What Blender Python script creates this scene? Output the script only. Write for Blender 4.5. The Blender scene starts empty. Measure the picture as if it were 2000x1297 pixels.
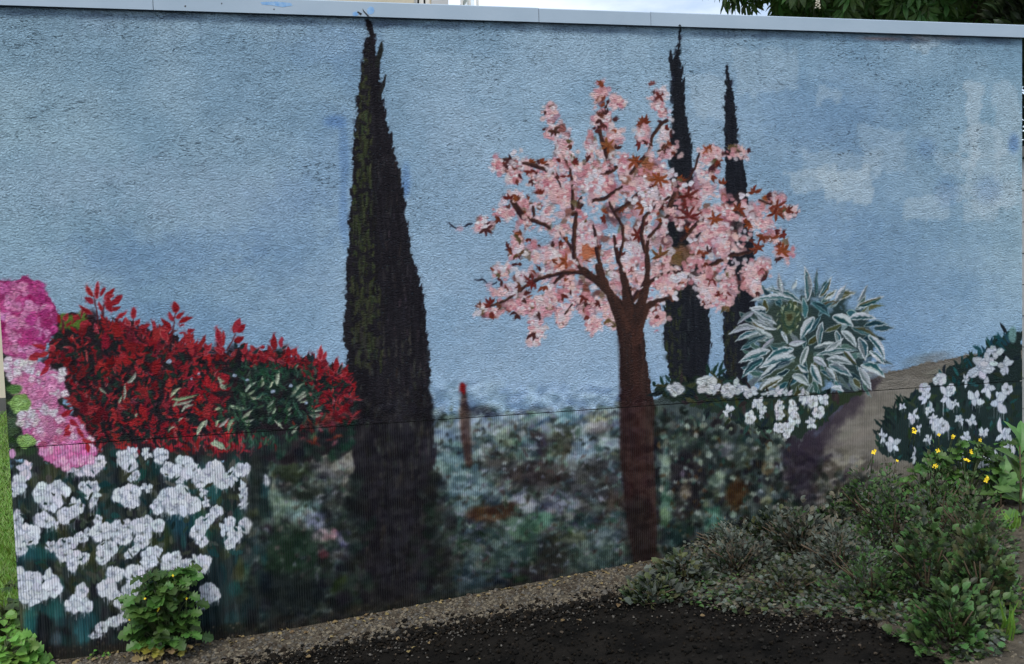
import bpy, bmesh, math, random
import numpy as np
from mathutils import Vector, Matrix, Euler

random.seed(7)
RNG = np.random.default_rng(11)
SC = bpy.context.scene
COL = SC.collection
R_ = math.radians

# ------------------------------------------------------------------ camera
CAM_Z = 1.545
CAM_P = np.array([0.0, -4.1475, CAM_Z])
YAW, PITCH, ROLL, FPX = 0.2268, -0.0577, -0.0327, 1800.0

def cam_axes():
    cy, sy, cp, sp = math.cos(YAW), math.sin(YAW), math.cos(PITCH), math.sin(PITCH)
    f = np.array([sy*cp, cy*cp, sp]); r = np.array([cy, -sy, 0.0]); u = np.cross(r, f)
    cr, sr = math.cos(ROLL), math.sin(ROLL)
    return cr*r + sr*u, -sr*r + cr*u, f
AX_R, AX_U, AX_F = cam_axes()
cam_d = bpy.data.cameras.new('camera')
cam_d.sensor_width = 36.0
cam_d.lens = 36.0*FPX/2000.0
cam_d.clip_end = 2000
cam = bpy.data.objects.new('camera', cam_d); COL.objects.link(cam)
cam.matrix_world = Matrix(((AX_R[0], AX_U[0], -AX_F[0], CAM_P[0]), (AX_R[1], AX_U[1], -AX_F[1], CAM_P[1]),
                           (AX_R[2], AX_U[2], -AX_F[2], CAM_P[2]), (0, 0, 0, 1)))
SC.camera = cam

# ------------------------------------------------------------------ sky, sun, exposure
SUN_EL, SUN_AZ = 56.0, 214.0          # degrees; azimuth clockwise from +Y: the sun stands behind the viewer, to the left
SUN_STRENGTH, SKY_STRENGTH, EXPOSURE = 1.5, 0.15, 0.32
w = bpy.data.worlds.new('World'); SC.world = w; w.use_nodes = True
nt = w.node_tree; nt.nodes.clear()
wo = nt.nodes.new('ShaderNodeOutputWorld'); bg = nt.nodes.new('ShaderNodeBackground')
sky = nt.nodes.new('ShaderNodeTexSky'); sky.sky_type = 'NISHITA'; sky.sun_disc = False
sky.sun_elevation = R_(SUN_EL); sky.sun_rotation = R_(SUN_AZ)
sky.air_density = 1.0; sky.dust_density = 2.0; sky.ozone_density = 1.0
wtc = nt.nodes.new('ShaderNodeTexCoord')
wmp = nt.nodes.new('ShaderNodeMapping'); wmp.inputs['Scale'].default_value = (1.0, 1.0, 2.6)
wno = nt.nodes.new('ShaderNodeTexNoise'); wno.inputs['Scale'].default_value = 2.6; wno.inputs['Detail'].default_value = 7
wno.inputs['Roughness'].default_value = 0.55
wrp = nt.nodes.new('ShaderNodeValToRGB'); wrp.color_ramp.elements[0].position = 0.36; wrp.color_ramp.elements[1].position = 0.66
wmx = nt.nodes.new('ShaderNodeMix'); wmx.data_type = 'RGBA'
wmx.inputs[7].default_value = (7.6, 7.9, 8.4, 1)       # bright overcast cloud
nt.links.new(wtc.outputs['Generated'], wmp.inputs['Vector']); nt.links.new(wmp.outputs['Vector'], wno.inputs['Vector'])
nt.links.new(wno.outputs['Fac'], wrp.inputs['Fac']); nt.links.new(wrp.outputs['Color'], wmx.inputs[0])
nt.links.new(sky.outputs['Color'], wmx.inputs[6]); nt.links.new(wmx.outputs[2], bg.inputs['Color'])
bg.inputs['Strength'].default_value = SKY_STRENGTH
nt.links.new(bg.outputs['Background'], wo.inputs['Surface'])
sl = bpy.data.lights.new('sun', 'SUN'); sl.energy = SUN_STRENGTH; sl.angle = R_(14); sl.color = (1.0, 0.96, 0.90)
so = bpy.data.objects.new('sun', sl); COL.objects.link(so)
az, el = R_(SUN_AZ), R_(SUN_EL)
sdir = Vector((math.sin(az)*math.cos(el), math.cos(az)*math.cos(el), math.sin(el)))
so.rotation_euler = sdir.to_track_quat('Z', 'Y').to_euler()
SC.view_settings.view_transform = 'Standard'; SC.view_settings.look = 'None'
SC.view_settings.exposure = EXPOSURE; SC.view_settings.gamma = 1.0; SC.view_settings.use_curve_mapping = False
SC.render.engine = 'CYCLES'

# ------------------------------------------------------------------ object helpers
def link(o, parent=None):
    COL.objects.link(o)
    if parent is not None: o.parent = parent
    return o
def tag(o, label=None, cat=None, group=None, kind=None):
    if label: o['label'] = label
    if cat: o['category'] = cat
    if group: o['group'] = group
    if kind: o['kind'] = kind
    return o
def empty(name, loc, label, cat, group=None):
    o = bpy.data.objects.new(name, None); o.location = loc; o.empty_display_size = 0.1
    return tag(link(o), label, cat, group)
def mesh_obj(name, verts, faces, mat, parent=None, smooth=False):
    me = bpy.data.meshes.new(name); me.from_pydata([tuple(v) for v in verts], [], [tuple(f) for f in faces]); me.update()
    if mat: me.materials.append(mat)
    if smooth: me.polygons.foreach_set('use_smooth', [True]*len(me.polygons))
    o = link(bpy.data.objects.new(name, me), parent)
    if parent is not None and parent.parent is None: o.matrix_parent_inverse = Matrix.Translation(-Vector(parent.location))
    return o
class MB:
    def __init__(s): s.v = []; s.f = []
    def box(s, x0, x1, y0, y1, z0, z1):
        b = len(s.v)
        s.v += [(x0,y0,z0),(x1,y0,z0),(x1,y1,z0),(x0,y1,z0),(x0,y0,z1),(x1,y0,z1),(x1,y1,z1),(x0,y1,z1)]
        s.f += [tuple(b+i for i in q) for q in ((0,3,2,1),(4,5,6,7),(0,1,5,4),(1,2,6,5),(2,3,7,6),(3,0,4,7))]
        return s
    def tube(s, pts, radii, n=6):
        b = len(s.v); pts = [Vector(p) for p in pts]
        for i, p in enumerate(pts):
            d = (pts[min(i+1, len(pts)-1)] - pts[max(i-1, 0)]).normalized()
            a = d.cross(Vector((0.31, 0.2, 0.93))); a = a.normalized() if a.length > 1e-4 else Vector((1, 0, 0))
            c = d.cross(a)
            for k in range(n):
                t = 2*math.pi*k/n
                s.v.append(tuple(p + (a*math.cos(t) + c*math.sin(t))*radii[i]))
        for i in range(len(pts)-1):
            for k in range(n):
                s.f.append((b+i*n+k, b+i*n+(k+1) % n, b+(i+1)*n+(k+1) % n, b+(i+1)*n+k))
        s.f.append(tuple(b+k for k in range(n))[::-1]); s.f.append(tuple(b+(len(pts)-1)*n+k for k in range(n)))
        return s
    def add(s, verts, faces):
        b = len(s.v); s.v += [tuple(v) for v in verts]; s.f += [tuple(b+i for i in f) for f in faces]
        return s
    def build(s, name, mat, parent=None, smooth=False): return mesh_obj(name, s.v, s.f, mat, parent, smooth)

def lin(c):
    c = np.asarray(c, float)/255.0
    return np.where(c <= 0.04045, c/12.92, ((c+0.055)/1.055)**2.4)

# ------------------------------------------------------------------ materials
def new_mat(name):
    m = bpy.data.materials.new(name); m.use_nodes = True
    return m, m.node_tree, m.node_tree.nodes['Principled BSDF']
def N(t, kind, **kw):
    n = t.nodes.new(kind)
    for k, v in kw.items(): setattr(n, k, v)
    return n
def simple_mat(name, c1, c2, scale=8.0, rough=0.7, bump=0.0, bscale=40.0, spec=0.3, detail=5, rnd=0.0, trans=0.0):
    m, t, b = new_mat(name)
    tc = N(t, 'ShaderNodeTexCoord'); no = N(t, 'ShaderNodeTexNoise'); no.inputs['Scale'].default_value = scale; no.inputs['Detail'].default_value = detail
    rp = N(t, 'ShaderNodeValToRGB'); rp.color_ramp.elements[0].position = 0.3; rp.color_ramp.elements[1].position = 0.7
    rp.color_ramp.elements[0].color = (*c1, 1); rp.color_ramp.elements[1].color = (*c2, 1)
    geo = N(t, 'ShaderNodeNewGeometry')
    t.links.new(geo.outputs['Position'], no.inputs['Vector'])
    out = rp.outputs['Color']
    t.links.new(no.outputs['Fac'], rp.inputs['Fac'])
    if rnd:
        oi = N(t, 'ShaderNodeObjectInfo'); hs = N(t, 'ShaderNodeHueSaturation')
        mr = N(t, 'ShaderNodeMapRange'); mr.inputs[3].default_value = 1-rnd; mr.inputs[4].default_value = 1+rnd
        mh = N(t, 'ShaderNodeMapRange'); mh.inputs[3].default_value = 0.5-rnd*0.07; mh.inputs[4].default_value = 0.5+rnd*0.05
        add = N(t, 'ShaderNodeMath', operation='ADD'); t.links.new(oi.outputs['Random'], add.inputs[0]); t.links.new(geo.outputs['Random Per Island'], add.inputs[1])
        fr = N(t, 'ShaderNodeMath', operation='FRACT'); t.links.new(add.outputs[0], fr.inputs[0])
        t.links.new(fr.outputs[0], mr.inputs[0]); t.links.new(fr.outputs[0], mh.inputs[0])
        t.links.new(mr.outputs[0], hs.inputs['Value']); t.links.new(mh.outputs[0], hs.inputs['Hue']); t.links.new(out, hs.inputs['Color']); out = hs.outputs['Color']
    t.links.new(out, b.inputs['Base Color'])
    b.inputs['Roughness'].default_value = rough; b.inputs['Specular IOR Level'].default_value = spec
    if trans:
        b.inputs['Subsurface Weight'].default_value = 0.0
        tr = N(t, 'ShaderNodeBsdfTranslucent'); mx = N(t, 'ShaderNodeMixShader'); mx.inputs[0].default_value = trans
        t.links.new(out, tr.inputs['Color']); t.links.new(b.outputs[0], mx.inputs[1]); t.links.new(tr.outputs[0], mx.inputs[2])
        t.links.new(mx.outputs[0], t.nodes['Material Output'].inputs['Surface'])
    if bump:
        bn = N(t, 'ShaderNodeTexNoise'); bn.inputs['Scale'].default_value = bscale; bn.inputs['Detail'].default_value = 4
        t.links.new(geo.outputs['Position'], bn.inputs['Vector'])
        bp = N(t, 'ShaderNodeBump'); bp.inputs['Strength'].default_value = 0.8; bp.inputs['Distance'].default_value = bump
        t.links.new(bn.outputs['Fac'], bp.inputs['Height']); t.links.new(bp.outputs['Normal'], b.inputs['Normal'])
    return m

# wall frame: the wall face is the plane y = 0
WX0, WX1, WZ0, WZJ, WZ1 = -1.189, 3.737, -0.05, 0.9125, 2.712

def paint_mat(name, scratch):
    """Paint on the wall: pigment from the mesh's colour attribute; relief of rough stucco above the joint, of fine vertical ribs below."""
    m, t, b = new_mat(name)
    at = N(t, 'ShaderNodeAttribute', attribute_name='Paint')
    geo = N(t, 'ShaderNodeNewGeometry'); sp = N(t, 'ShaderNodeSeparateXYZ'); t.links.new(geo.outputs['Position'], sp.inputs[0])
    def math_(op, a, c=None):
        n = N(t, 'ShaderNodeMath', operation=op)
        for i, v in enumerate((a, c)):
            if v is None: continue
            if isinstance(v, (int, float)): n.inputs[i].default_value = v
            else: t.links.new(v, n.inputs[i])
        return n.outputs[0]
    def noise(sx, sz, detail, rough=0.5, dist=0.0, off=0.0):
        cb = N(t, 'ShaderNodeCombineXYZ')
        t.links.new(math_('MULTIPLY', sp.outputs[0], sx), cb.inputs[0]); t.links.new(math_('MULTIPLY', sp.outputs[2], sz), cb.inputs[2]); cb.inputs[1].default_value = off
        n = N(t, 'ShaderNodeTexNoise'); n.inputs['Scale'].default_value = 1.0; n.inputs['Detail'].default_value = detail
        n.inputs['Roughness'].default_value = rough; n.inputs['Distortion'].default_value = dist
        t.links.new(cb.outputs[0], n.inputs['Vector']); return n.outputs['Fac']
    def ramp(f, lo, hi):
        n = N(t, 'ShaderNodeMapRange'); n.clamp = True
        n.inputs[1].default_value = lo; n.inputs[2].default_value = hi; t.links.new(f, n.inputs[0]); return n.outputs[0]
    def mixc(fac, a, c):
        n = N(t, 'ShaderNodeMix', data_type='RGBA')
        for i, v in ((0, fac), (6, a), (7, c)):
            if isinstance(v, tuple): n.inputs[i].default_value = v
            elif isinstance(v, (int, float)): n.inputs[i].default_value = v
            else: t.links.new(v, n.inputs[i])
        return n.outputs[2]
    low = math_('LESS_THAN', sp.outputs[2], WZJ)
    up = math_('SUBTRACT', 1.0, low)
    stucco = noise(92, 142, 3.0, 0.62, 0.7)
    coarse = noise(20, 34, 2.0, 0.5, 0.4, 3.3)
    # ribs of the lower panel: 10.5 mm apart
    wob = math_('MULTIPLY', noise(9, 2, 2, 0.5, 0, 7.0), 0.006)
    ph = math_('MULTIPLY', math_('ADD', sp.outputs[0], wob), 2*math.pi/0.0102)
    rib = math_('MULTIPLY', math_('ADD', math_('SINE', ph), 1.0), 0.5)
    rib = math_('POWER', rib, 0.6)
    hs = math_('ADD', math_('MULTIPLY', stucco, 1.0), math_('MULTIPLY', coarse, 0.35))
    hr = math_('ADD', math_('MULTIPLY', rib, 0.10), math_('MULTIPLY', noise(110, 60, 2), 0.10))
    h = math_('ADD', math_('MULTIPLY', hs, up), math_('MULTIPLY', hr, low))
    bp = N(t, 'ShaderNodeBump'); bp.inputs['Strength'].default_value = 1.0; bp.inputs['Distance'].default_value = BUMP_D
    t.links.new(h, bp.inputs['Height']); t.links.new(bp.outputs['Normal'], b.inputs['Normal'])
    col = at.outputs['Color']
    # brush mottling of the pigment
    mot = ramp(noise(26, 26, 4, 0.6, 0.3, 1.7), 0.3, 0.7)
    hsv = N(t, 'ShaderNodeHueSaturation'); mm = N(t, 'ShaderNodeMapRange'); mm.inputs[3].default_value = 0.90; mm.inputs[4].default_value = 1.09
    t.links.new(mot, mm.inputs[0]); t.links.new(mm.outputs[0], hsv.inputs['Value']); t.links.new(col, hsv.inputs['Color']); col = hsv.outputs['Color']
    # darker blue-grey in the lowest parts of the stucco
    pit = math_('MULTIPLY', ramp(stucco, 0.40, 0.30), up)
    col = mixc(math_('MULTIPLY', pit, 0.40), col, (0.045, 0.075, 0.10, 1))
    if scratch:
        wide = ramp(noise(2.6, 4.0, 4, 0.65, 0.2, 9.0), 0.43, 0.62)
        region = math_('MULTIPLY', ramp(math_('SUBTRACT', sp.outputs[2], math_('MULTIPLY', sp.outputs[0], 0.0)), 1.45, 2.0), wide)
        sc = ramp(noise(26, 84, 4, 0.62, 1.8, 5.0), 0.555, 0.625)
        col = mixc(math_('MULTIPLY', math_('MULTIPLY', sc, region), 0.85), col, (0.022, 0.042, 0.058, 1))
    # unpainted, dirty rib bottoms, with the shade of the grooves put into the colour
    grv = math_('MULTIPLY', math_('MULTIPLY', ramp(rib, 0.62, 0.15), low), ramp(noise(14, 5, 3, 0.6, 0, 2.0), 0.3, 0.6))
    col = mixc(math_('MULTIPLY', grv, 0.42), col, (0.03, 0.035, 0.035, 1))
    t.links.new(col, b.inputs['Base Color'])
    b.inputs['Roughness'].default_value = 0.5; b.inputs['Specular IOR Level'].default_value = 0.09
    return m
BUMP_D = 0.0175
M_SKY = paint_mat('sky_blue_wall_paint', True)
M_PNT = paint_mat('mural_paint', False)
M_COP = simple_mat('coping_metal', tuple(lin((150, 170, 186))), tuple(lin((164, 182, 197))), 3.0, 0.42, 0.0006, 25, 0.4)
M_CONC = simple_mat('bare_concrete', (0.10, 0.10, 0.095), (0.16, 0.155, 0.145), 14, 0.9, 0.004, 60)
M_GROOVE = simple_mat('joint_shadow_gap', (0.02, 0.02, 0.02), (0.035, 0.035, 0.035), 30, 0.95)
# ================================================================== the mural: flat paint on the wall
# Motifs are drawn into a canvas that covers the wall at 300 nodes per metre.  Their outlines are given in
# image pixels read off by eye (2000 x 1297 units); wall() carries an image point to metres on the wall plane.
RES = 300.0
CW, CH = int((WX1-WX0)*RES)+1, int((WZ1-WZ0)*RES)+1
CV = np.zeros((CH, CW, 3), np.float32)
ID = np.zeros((CH, CW), np.int16)
PARTS = []                  # (part key, sub name or None, label)
_pid = {}
def pid(part, sub=None, label=None):
    k = (part, sub)
    if k not in _pid:
        _pid[k] = len(PARTS); PARTS.append((part, sub, label))
    return _pid[k]
def wall(x, y):
    x = np.asarray(x, float); y = np.asarray(y, float)
    d = AX_F[None] + ((x-1000)/FPX).reshape(-1, 1)*AX_R[None] - ((y-648.5)/FPX).reshape(-1, 1)*AX_U[None]
    t = -CAM_P[1]/d[:, 1]
    p = CAM_P[None] + d*t[:, None]
    return p[:, 0], p[:, 2]
def cv(x, y):
    X, Z = wall(x, y)
    return (X-WX0)*RES, (WZ1-Z)*RES
def sc_at(x):
    X, Z = wall([x], [648]); dep = X[0]*AX_F[0] - CAM_P[1]*AX_F[1]
    return RES*dep/FPX
def fnoise(sx, sy, seed, octs=3):
    r = np.random.default_rng(seed); out = np.zeros((CH, CW), np.float32); amp = 1.0
    fy = np.fft.fftfreq(CH)[:, None]; fx = np.fft.rfftfreq(CW)[None]
    for o in range(octs):
        n = np.fft.rfft2(r.standard_normal((CH, CW)))
        g = np.exp(-2*(math.pi**2)*((fx*sx/2**o)**2 + (fy*sy/2**o)**2))
        a = np.fft.irfft2(n*g, s=(CH, CW)); out += amp*(a/a.std()).astype(np.float32); amp *= 0.55
    out -= out.min(); out /= out.max()
    q = np.quantile(out, np.linspace(0, 1, 64)); return np.interp(out, q, np.linspace(0, 1, 64)).astype(np.float32)
NZ_F = fnoise(1.2, 1.2, 1, 2); NZ_M = fnoise(5, 5, 2); NZ_L = fnoise(40, 30, 3, 4); NZ_V = fnoise(1.3, 16, 4, 2); NZ_H = fnoise(14, 3, 5, 2)
NZ_D = fnoise(2.2, 2.2, 8, 2)
def put(x0, y0, a, col, i=None, thr=0.5):
    h, w_ = a.shape; s = np.s_[y0:y0+h, x0:x0+w_]
    CV[s] += a[..., None]*(np.asarray(col, np.float32)-CV[s])
    if i is not None: ID[s][a > thr] = i
def box(xs, ys, pad):
    x0 = max(int(min(xs)-pad), 0); x1 = min(int(max(xs)+pad)+2, CW); y0 = max(int(min(ys)-pad), 0); y1 = min(int(max(ys)+pad)+2, CH)
    if x1-x0 < 1 or y1-y0 < 1: return None
    yy, xx = np.mgrid[y0:y1, x0:x1].astype(np.float32)
    return x0, y0, xx, yy, np.s_[y0:y1, x0:x1]
def jit(c, k): 
    return np.clip(np.asarray(c, float) + RNG.normal(0, k) + RNG.normal(0, k*0.35, 3), 0, 255)
def dab(x, y, rx, ry, col, i=None, ang=0.0, soft=0.12, al=1.0, dry=0.0, rag=0.0):
    cx, cy = cv([x], [y]); s = sc_at(x); cx, cy, rx, ry = cx[0], cy[0], rx*s, ry*s
    b = box((cx-max(rx, ry), cx+max(rx, ry)), (cy-max(rx, ry), cy+max(rx, ry)), 2+max(rx, ry)*soft)
    if b is None: return
    x0, y0, xx, yy, sl_ = b; c, n = math.cos(ang), math.sin(ang)
    u = ((xx-cx)*c + (yy-cy)*n)/max(rx, .3); v = (-(xx-cx)*n + (yy-cy)*c)/max(ry, .3)
    d = np.sqrt(u*u+v*v)
    if rag: d = d + (NZ_M[sl_]-0.5)*rag
    wd = max(soft, 1.0/max(min(rx, ry), .5))
    a = np.clip((1-d)/wd+0.5, 0, 1)
    if dry: a = a*np.clip((NZ_F[sl_]-dry)*6+0.5, 0, 1)
    put(x0, y0, a*al, col, i)
def leaf(bx, by, tx, ty, w_, col, i=None, col2=None, edge=None, ew=0.2, bend=0.0, pk=0.8, al=1.0, dry=0.0, drag=0.0):
    X, Y = cv([bx, tx], [by, ty]); s = sc_at(bx); dx, dy = X[1]-X[0], Y[1]-Y[0]; L = math.hypot(dx, dy)
    if L < .5: return
    hw0 = w_*s/2; b = box(X, Y, hw0+abs(bend)*L+2)
    if b is None: return
    x0, y0, xx, yy, sl_ = b
    t = ((xx-X[0])*dx + (yy-Y[0])*dy)/L/L; v = (-(xx-X[0])*dy + (yy-Y[0])*dx)/L
    tc_ = np.clip(t, 0, 1)
    v = v - bend*L*np.sin(math.pi*tc_)
    hw = hw0*np.maximum(np.sin(math.pi*tc_**pk), 0)**0.85
    inside = np.minimum(hw-np.abs(v), np.minimum(t, 1-t)*L)
    a = np.clip(inside+0.5, 0, 1)*al
    if dry: a = a*np.clip((NZ_D[sl_]-dry)*5+0.5, 0, 1)
    c = np.broadcast_to(np.asarray(col, np.float32), a.shape+(3,)).copy()
    if col2 is not None:
        k = np.clip(v/max(hw0*.35, .6)+0.5 + (NZ_D[sl_]-.5)*.8, 0, 1)[..., None]; c = c*(1-k)+np.asarray(col2, np.float32)*k
    if edge is not None:
        k = np.clip((ew*hw0 - inside)/1.0+0.7, 0, 1)[..., None]*np.clip(0.45+NZ_D[sl_], 0, 1)[..., None]; c = c*(1-k)+np.asarray(edge, np.float32)*k
    put(x0, y0, a, c, i)
def line(pts, ws, col, i=None, soft=0.7, al=1.0, col2=None, dry=0.0):
    P = np.array(pts, float); X, Y = cv(P[:, 0], P[:, 1]); s = sc_at(P[:, 0].mean())
    W = np.interp(np.linspace(0, 1, len(P)), np.linspace(0, 1, len(ws)), ws)*s/2
    b = box(X, Y, W.max()+2)
    if b is None: return
    x0, y0, xx, yy, sl_ = b; best = np.full(xx.shape, -1e9, np.float32); side = np.zeros_like(best)
    for k in range(len(P)-1):
        dx, dy = X[k+1]-X[k], Y[k+1]-Y[k]; L2 = dx*dx+dy*dy+1e-6
        t = np.clip(((xx-X[k])*dx+(yy-Y[k])*dy)/L2, 0, 1)
        d = np.hypot(xx-X[k]-t*dx, yy-Y[k]-t*dy); q = (W[k]+t*(W[k+1]-W[k]))-d
        m = q > best; best = np.where(m, q, best)
        side = np.where(m, (-(xx-X[k])*dy+(yy-Y[k])*dx)/math.sqrt(L2)/max(W.max(), .5), side)
    a = np.clip(best/soft+0.5, 0, 1)*al
    if dry: a = a*np.clip((NZ_D[sl_]-dry)*5+0.5, 0, 1)
    c = np.asarray(col, np.float32)
    if col2 is not None:
        k = np.clip(side*0.8+0.5+(NZ_V[sl_]-.5)*.7, 0, 1)[..., None]; c = c*(1-k)+np.asarray(col2, np.float32)*k
    put(x0, y0, a, c, i)
def poly_mask(pts, pad=3, rag=0.0, ragn=None, soft=0.7):
    P = np.array(pts, float); X, Y = cv(P[:, 0], P[:, 1]); b = box(X, Y, pad)
    x0, y0, xx, yy, sl_ = b; ins = np.zeros(xx.shape, bool); dist = np.full(xx.shape, 1e9, np.float32); n = len(P)
    for k in range(n):
        ax, ay, bx_, by_ = X[k], Y[k], X[(k+1) % n], Y[(k+1) % n]
        if ay != by_:
            c = ((ay > yy) != (by_ > yy)) & (xx < (bx_-ax)*(yy-ay)/(by_-ay)+ax); ins ^= c
        dx, dy = bx_-ax, by_-ay; t = np.clip(((xx-ax)*dx+(yy-ay)*dy)/(dx*dx+dy*dy+1e-6), 0, 1)
        dist = np.minimum(dist, np.hypot(xx-ax-t*dx, yy-ay-t*dy))
    sd = np.where(ins, dist, -dist)
    if rag: sd = sd + ((NZ_M if ragn is None else ragn)[sl_]-0.5)*rag
    return x0, y0, np.clip(sd/soft+0.5, 0, 1), sl_
def poly(pts, col, i=None, rag=0.0, al=1.0, soft=0.7, ragn=None):
    x0, y0, a, sl_ = poly_mask(pts, 3+rag+soft, rag, ragn, soft); put(x0, y0, a*al, col, i); return x0, y0, a, sl_
def inpoly(pts, n):
    P = np.array(pts, float); lo, hi = P.min(0), P.max(0); out = []
    while len(out) < n:
        q = RNG.uniform(lo, hi); c = False; j = len(P)-1
        for k in range(len(P)):
            if (P[k, 1] > q[1]) != (P[j, 1] > q[1]) and q[0] < (P[j, 0]-P[k, 0])*(q[1]-P[k, 1])/(P[j, 1]-P[k, 1])+P[k, 0]: c = not c
            j = k
        if c: out.append(q)
    return out
def Z(ox, oy, s): return lambda x, y: (ox+x/s, oy+y/s)

# ---- sky wash
SKY_ID = pid('painted_sky', None, 'painted pale blue sky with brushed clouds')
yy, xx = np.mgrid[0:CH, 0:CW].astype(np.float32); fx, fy = xx/CW, yy/CH
def ctl(vals): 
    # bilinear table of sky colours: rows from the coping down, columns left to right
    V = np.array(vals, np.float32); r, c = V.shape[:2]
    gy = np.clip(fy/0.62, 0, 1)*(r-1); gx = fx*(c-1); y0 = np.minimum(gy.astype(int), r-2); x0 = np.minimum(gx.astype(int), c-2)
    ty, tx = (gy-y0)[..., None], (gx-x0)[..., None]
    return (V[y0, x0]*(1-tx)+V[y0, x0+1]*tx)*(1-ty) + (V[y0+1, x0]*(1-tx)+V[y0+1, x0+1]*tx)*ty
CV[:] = ctl([[(136,164,190),(134,163,192),(138,168,198),(136,166,196),(128,160,192),(128,160,190)],
             [(134,165,190),(130,160,190),(140,170,202),(142,172,204),(128,158,192),(136,168,194)],
             [(126,158,188),(130,160,192),(144,174,208),(146,174,206),(134,164,198),(140,170,196)],
             [(126,160,196),(130,164,204),(146,176,212),(140,170,208),(128,160,202),(130,164,202)]])
CV *= np.array([1.13, 1.12, 1.065], np.float32)
CV += ((NZ_L-0.5)*20)[..., None]*np.array([1.0, .85, .7], np.float32)
ID[:] = SKY_ID
for x, y, rx, ry, al in ((80,350,190,60,.30),(330,360,170,45,.26),(500,385,120,36,.26),(120,540,150,40,.22),(420,430,150,30,.18),(190,40,40,20,.3),(600,560,60,40,.2),
                         (900,420,90,160,.22),(860,230,90,90,.2),(1000,560,110,60,.22),(1080,120,120,60,.14),(1390,260,60,150,.22),(1180,680,220,60,.2),(930,690,110,50,.2)):
    dab(x, y, rx, ry, (168,192,214), None, soft=1.0, al=al, rag=.7)
for x, y, rx, ry, al in ((330,500,160,45,.30),(560,470,80,90,.22),(640,330,60,90,.2),(300,630,150,40,.22),(640,90,80,40,.2),(700,120,40,100,.15),(1600,220,150,60,.20),(1750,560,180,110,.20),(1560,480,120,60,.16)):
    dab(x, y, rx, ry, (104,142,188), None, soft=1.0, al=al, rag=.7)
# overlapping roller patches of cloud on the right
for (x0_, y0_, x1_, y1_, al) in ((1540,330,1640,385,.30),(1600,330,1700,392,.34),(1560,300,1720,352,.18),(1885,165,1915,330,.34),(1950,165,1992,300,.22),(1880,250,1965,310,.26),(1890,300,1960,420,.24),(1945,300,1995,400,.22),(1840,355,1985,400,.22),(1770,380,1850,420,.24),(1830,300,1905,350,.18),(1880,395,1950,440,.24),(1690,255,1765,345,.16),(1590,175,1640,205,.2),(1350,150,1420,240,.18),(1440,95,1560,180,.16),(1790,70,1830,95,.3)):
    k = 12
    poly([(x0_+RNG.uniform(-k,k),y0_+RNG.uniform(-k,k)),((x0_+x1_)/2,y0_+RNG.uniform(-9,9)),(x1_+RNG.uniform(-k,k),y0_+RNG.uniform(-k,k)),(x1_+RNG.uniform(-k,k),y1_+RNG.uniform(-k,k)),((x0_+x1_)/2,y1_+RNG.uniform(-14,14)),(x0_+RNG.uniform(-k,k),y1_+RNG.uniform(-k,k))],
         (196,216,228), None, rag=9, al=min(.66, al*1.85), soft=2.2)
for x, y, rx, ry, al in ((655,238,20,12,.5),(672,300,10,60,.35),(672,420,9,60,.35),(793,350,9,30,.4),(790,370,8,16,.3),(745,25,25,10,.4),(1810,290,20,20,.2),(1980,280,12,18,.5),(1850,375,26,28,.22),(1930,370,28,26,.2)):
    dab(x, y, rx, ry, (82,126,190), None, soft=.8, al=al)
# coping's cast shade painted on the strip below it, plus grubby runs
for k in range(90):
    x = RNG.uniform(0, 2000); dab(x, 16+.03*x+RNG.uniform(2, 12), RNG.uniform(12, 40), RNG.uniform(3, 7), (88,108,132), None, soft=.9, al=.28)
for k in range(46):
    x = RNG.uniform(0, 2000); y = 16+.03*x; line([(x, y), (x+RNG.normal(0, 2), y+RNG.uniform(25, 120))], [RNG.uniform(2, 7), 1], (98,122,146), None, soft=2.5, al=RNG.uniform(.12, .32))
for x in (1700,1720,1745,1800,1850): dab(x, 75, 26, 3, (190,150,140), None, soft=.9, al=.4)

# ---- path and hill on the right
I_HILL = pid('painted_path', None, 'painted grey beige path climbing to the right')
hill = [(1540,1200),(1560,1010),(1590,860),(1640,800),(1700,742),(1730,729),(1800,712),(1880,696),(1925,688),(2020,676),(2020,1200)]
x0, y0, a, s_ = poly(hill, (122,118,110), I_HILL, rag=4)
CV[s_] += (a*(NZ_H[s_]-.5)*20)[..., None]
for k in range(60):
    x, y = RNG.uniform(1600, 1960), RNG.uniform(700, 940); dab(x, y, RNG.uniform(20, 50), RNG.uniform(4, 12), jit((128,124,116), 7), None, ang=-.15, soft=.8, al=.3)
line([(1700,744),(1730,731),(1800,714),(1880,698),(1930,688)], [4, 3], (92,86,78), None, soft=2, al=.6)

# ---- soft undergrowth in the middle
I_UND = pid('painted_undergrowth', None, 'painted blurred dusky undergrowth between the cypress and the blossom tree')
und_top = [(600,880),(690,820),(845,800),(880,812),(930,798),(1000,806),(1100,812),(1200,790),(1290,775),(1360,775),(1450,800),(1560,835),(1600,862),(1585,930),(1560,1060),(1560,1300),(560,1330),(440,1330),(450,1200),(470,1000),(480,900)]
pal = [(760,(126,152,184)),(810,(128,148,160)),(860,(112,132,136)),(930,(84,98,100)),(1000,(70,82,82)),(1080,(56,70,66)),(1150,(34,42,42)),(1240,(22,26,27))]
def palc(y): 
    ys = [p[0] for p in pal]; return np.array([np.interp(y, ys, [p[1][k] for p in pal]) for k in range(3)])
poly(und_top, (62,74,74), I_UND, rag=10, soft=6)
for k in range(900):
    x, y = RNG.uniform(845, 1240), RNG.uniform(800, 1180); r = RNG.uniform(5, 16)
    dab(x, y, r*RNG.uniform(1, 2.2), r*.6, jit(palc(y), 20), I_UND, ang=RNG.normal(0, .4), soft=.5, al=.75)
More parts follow.
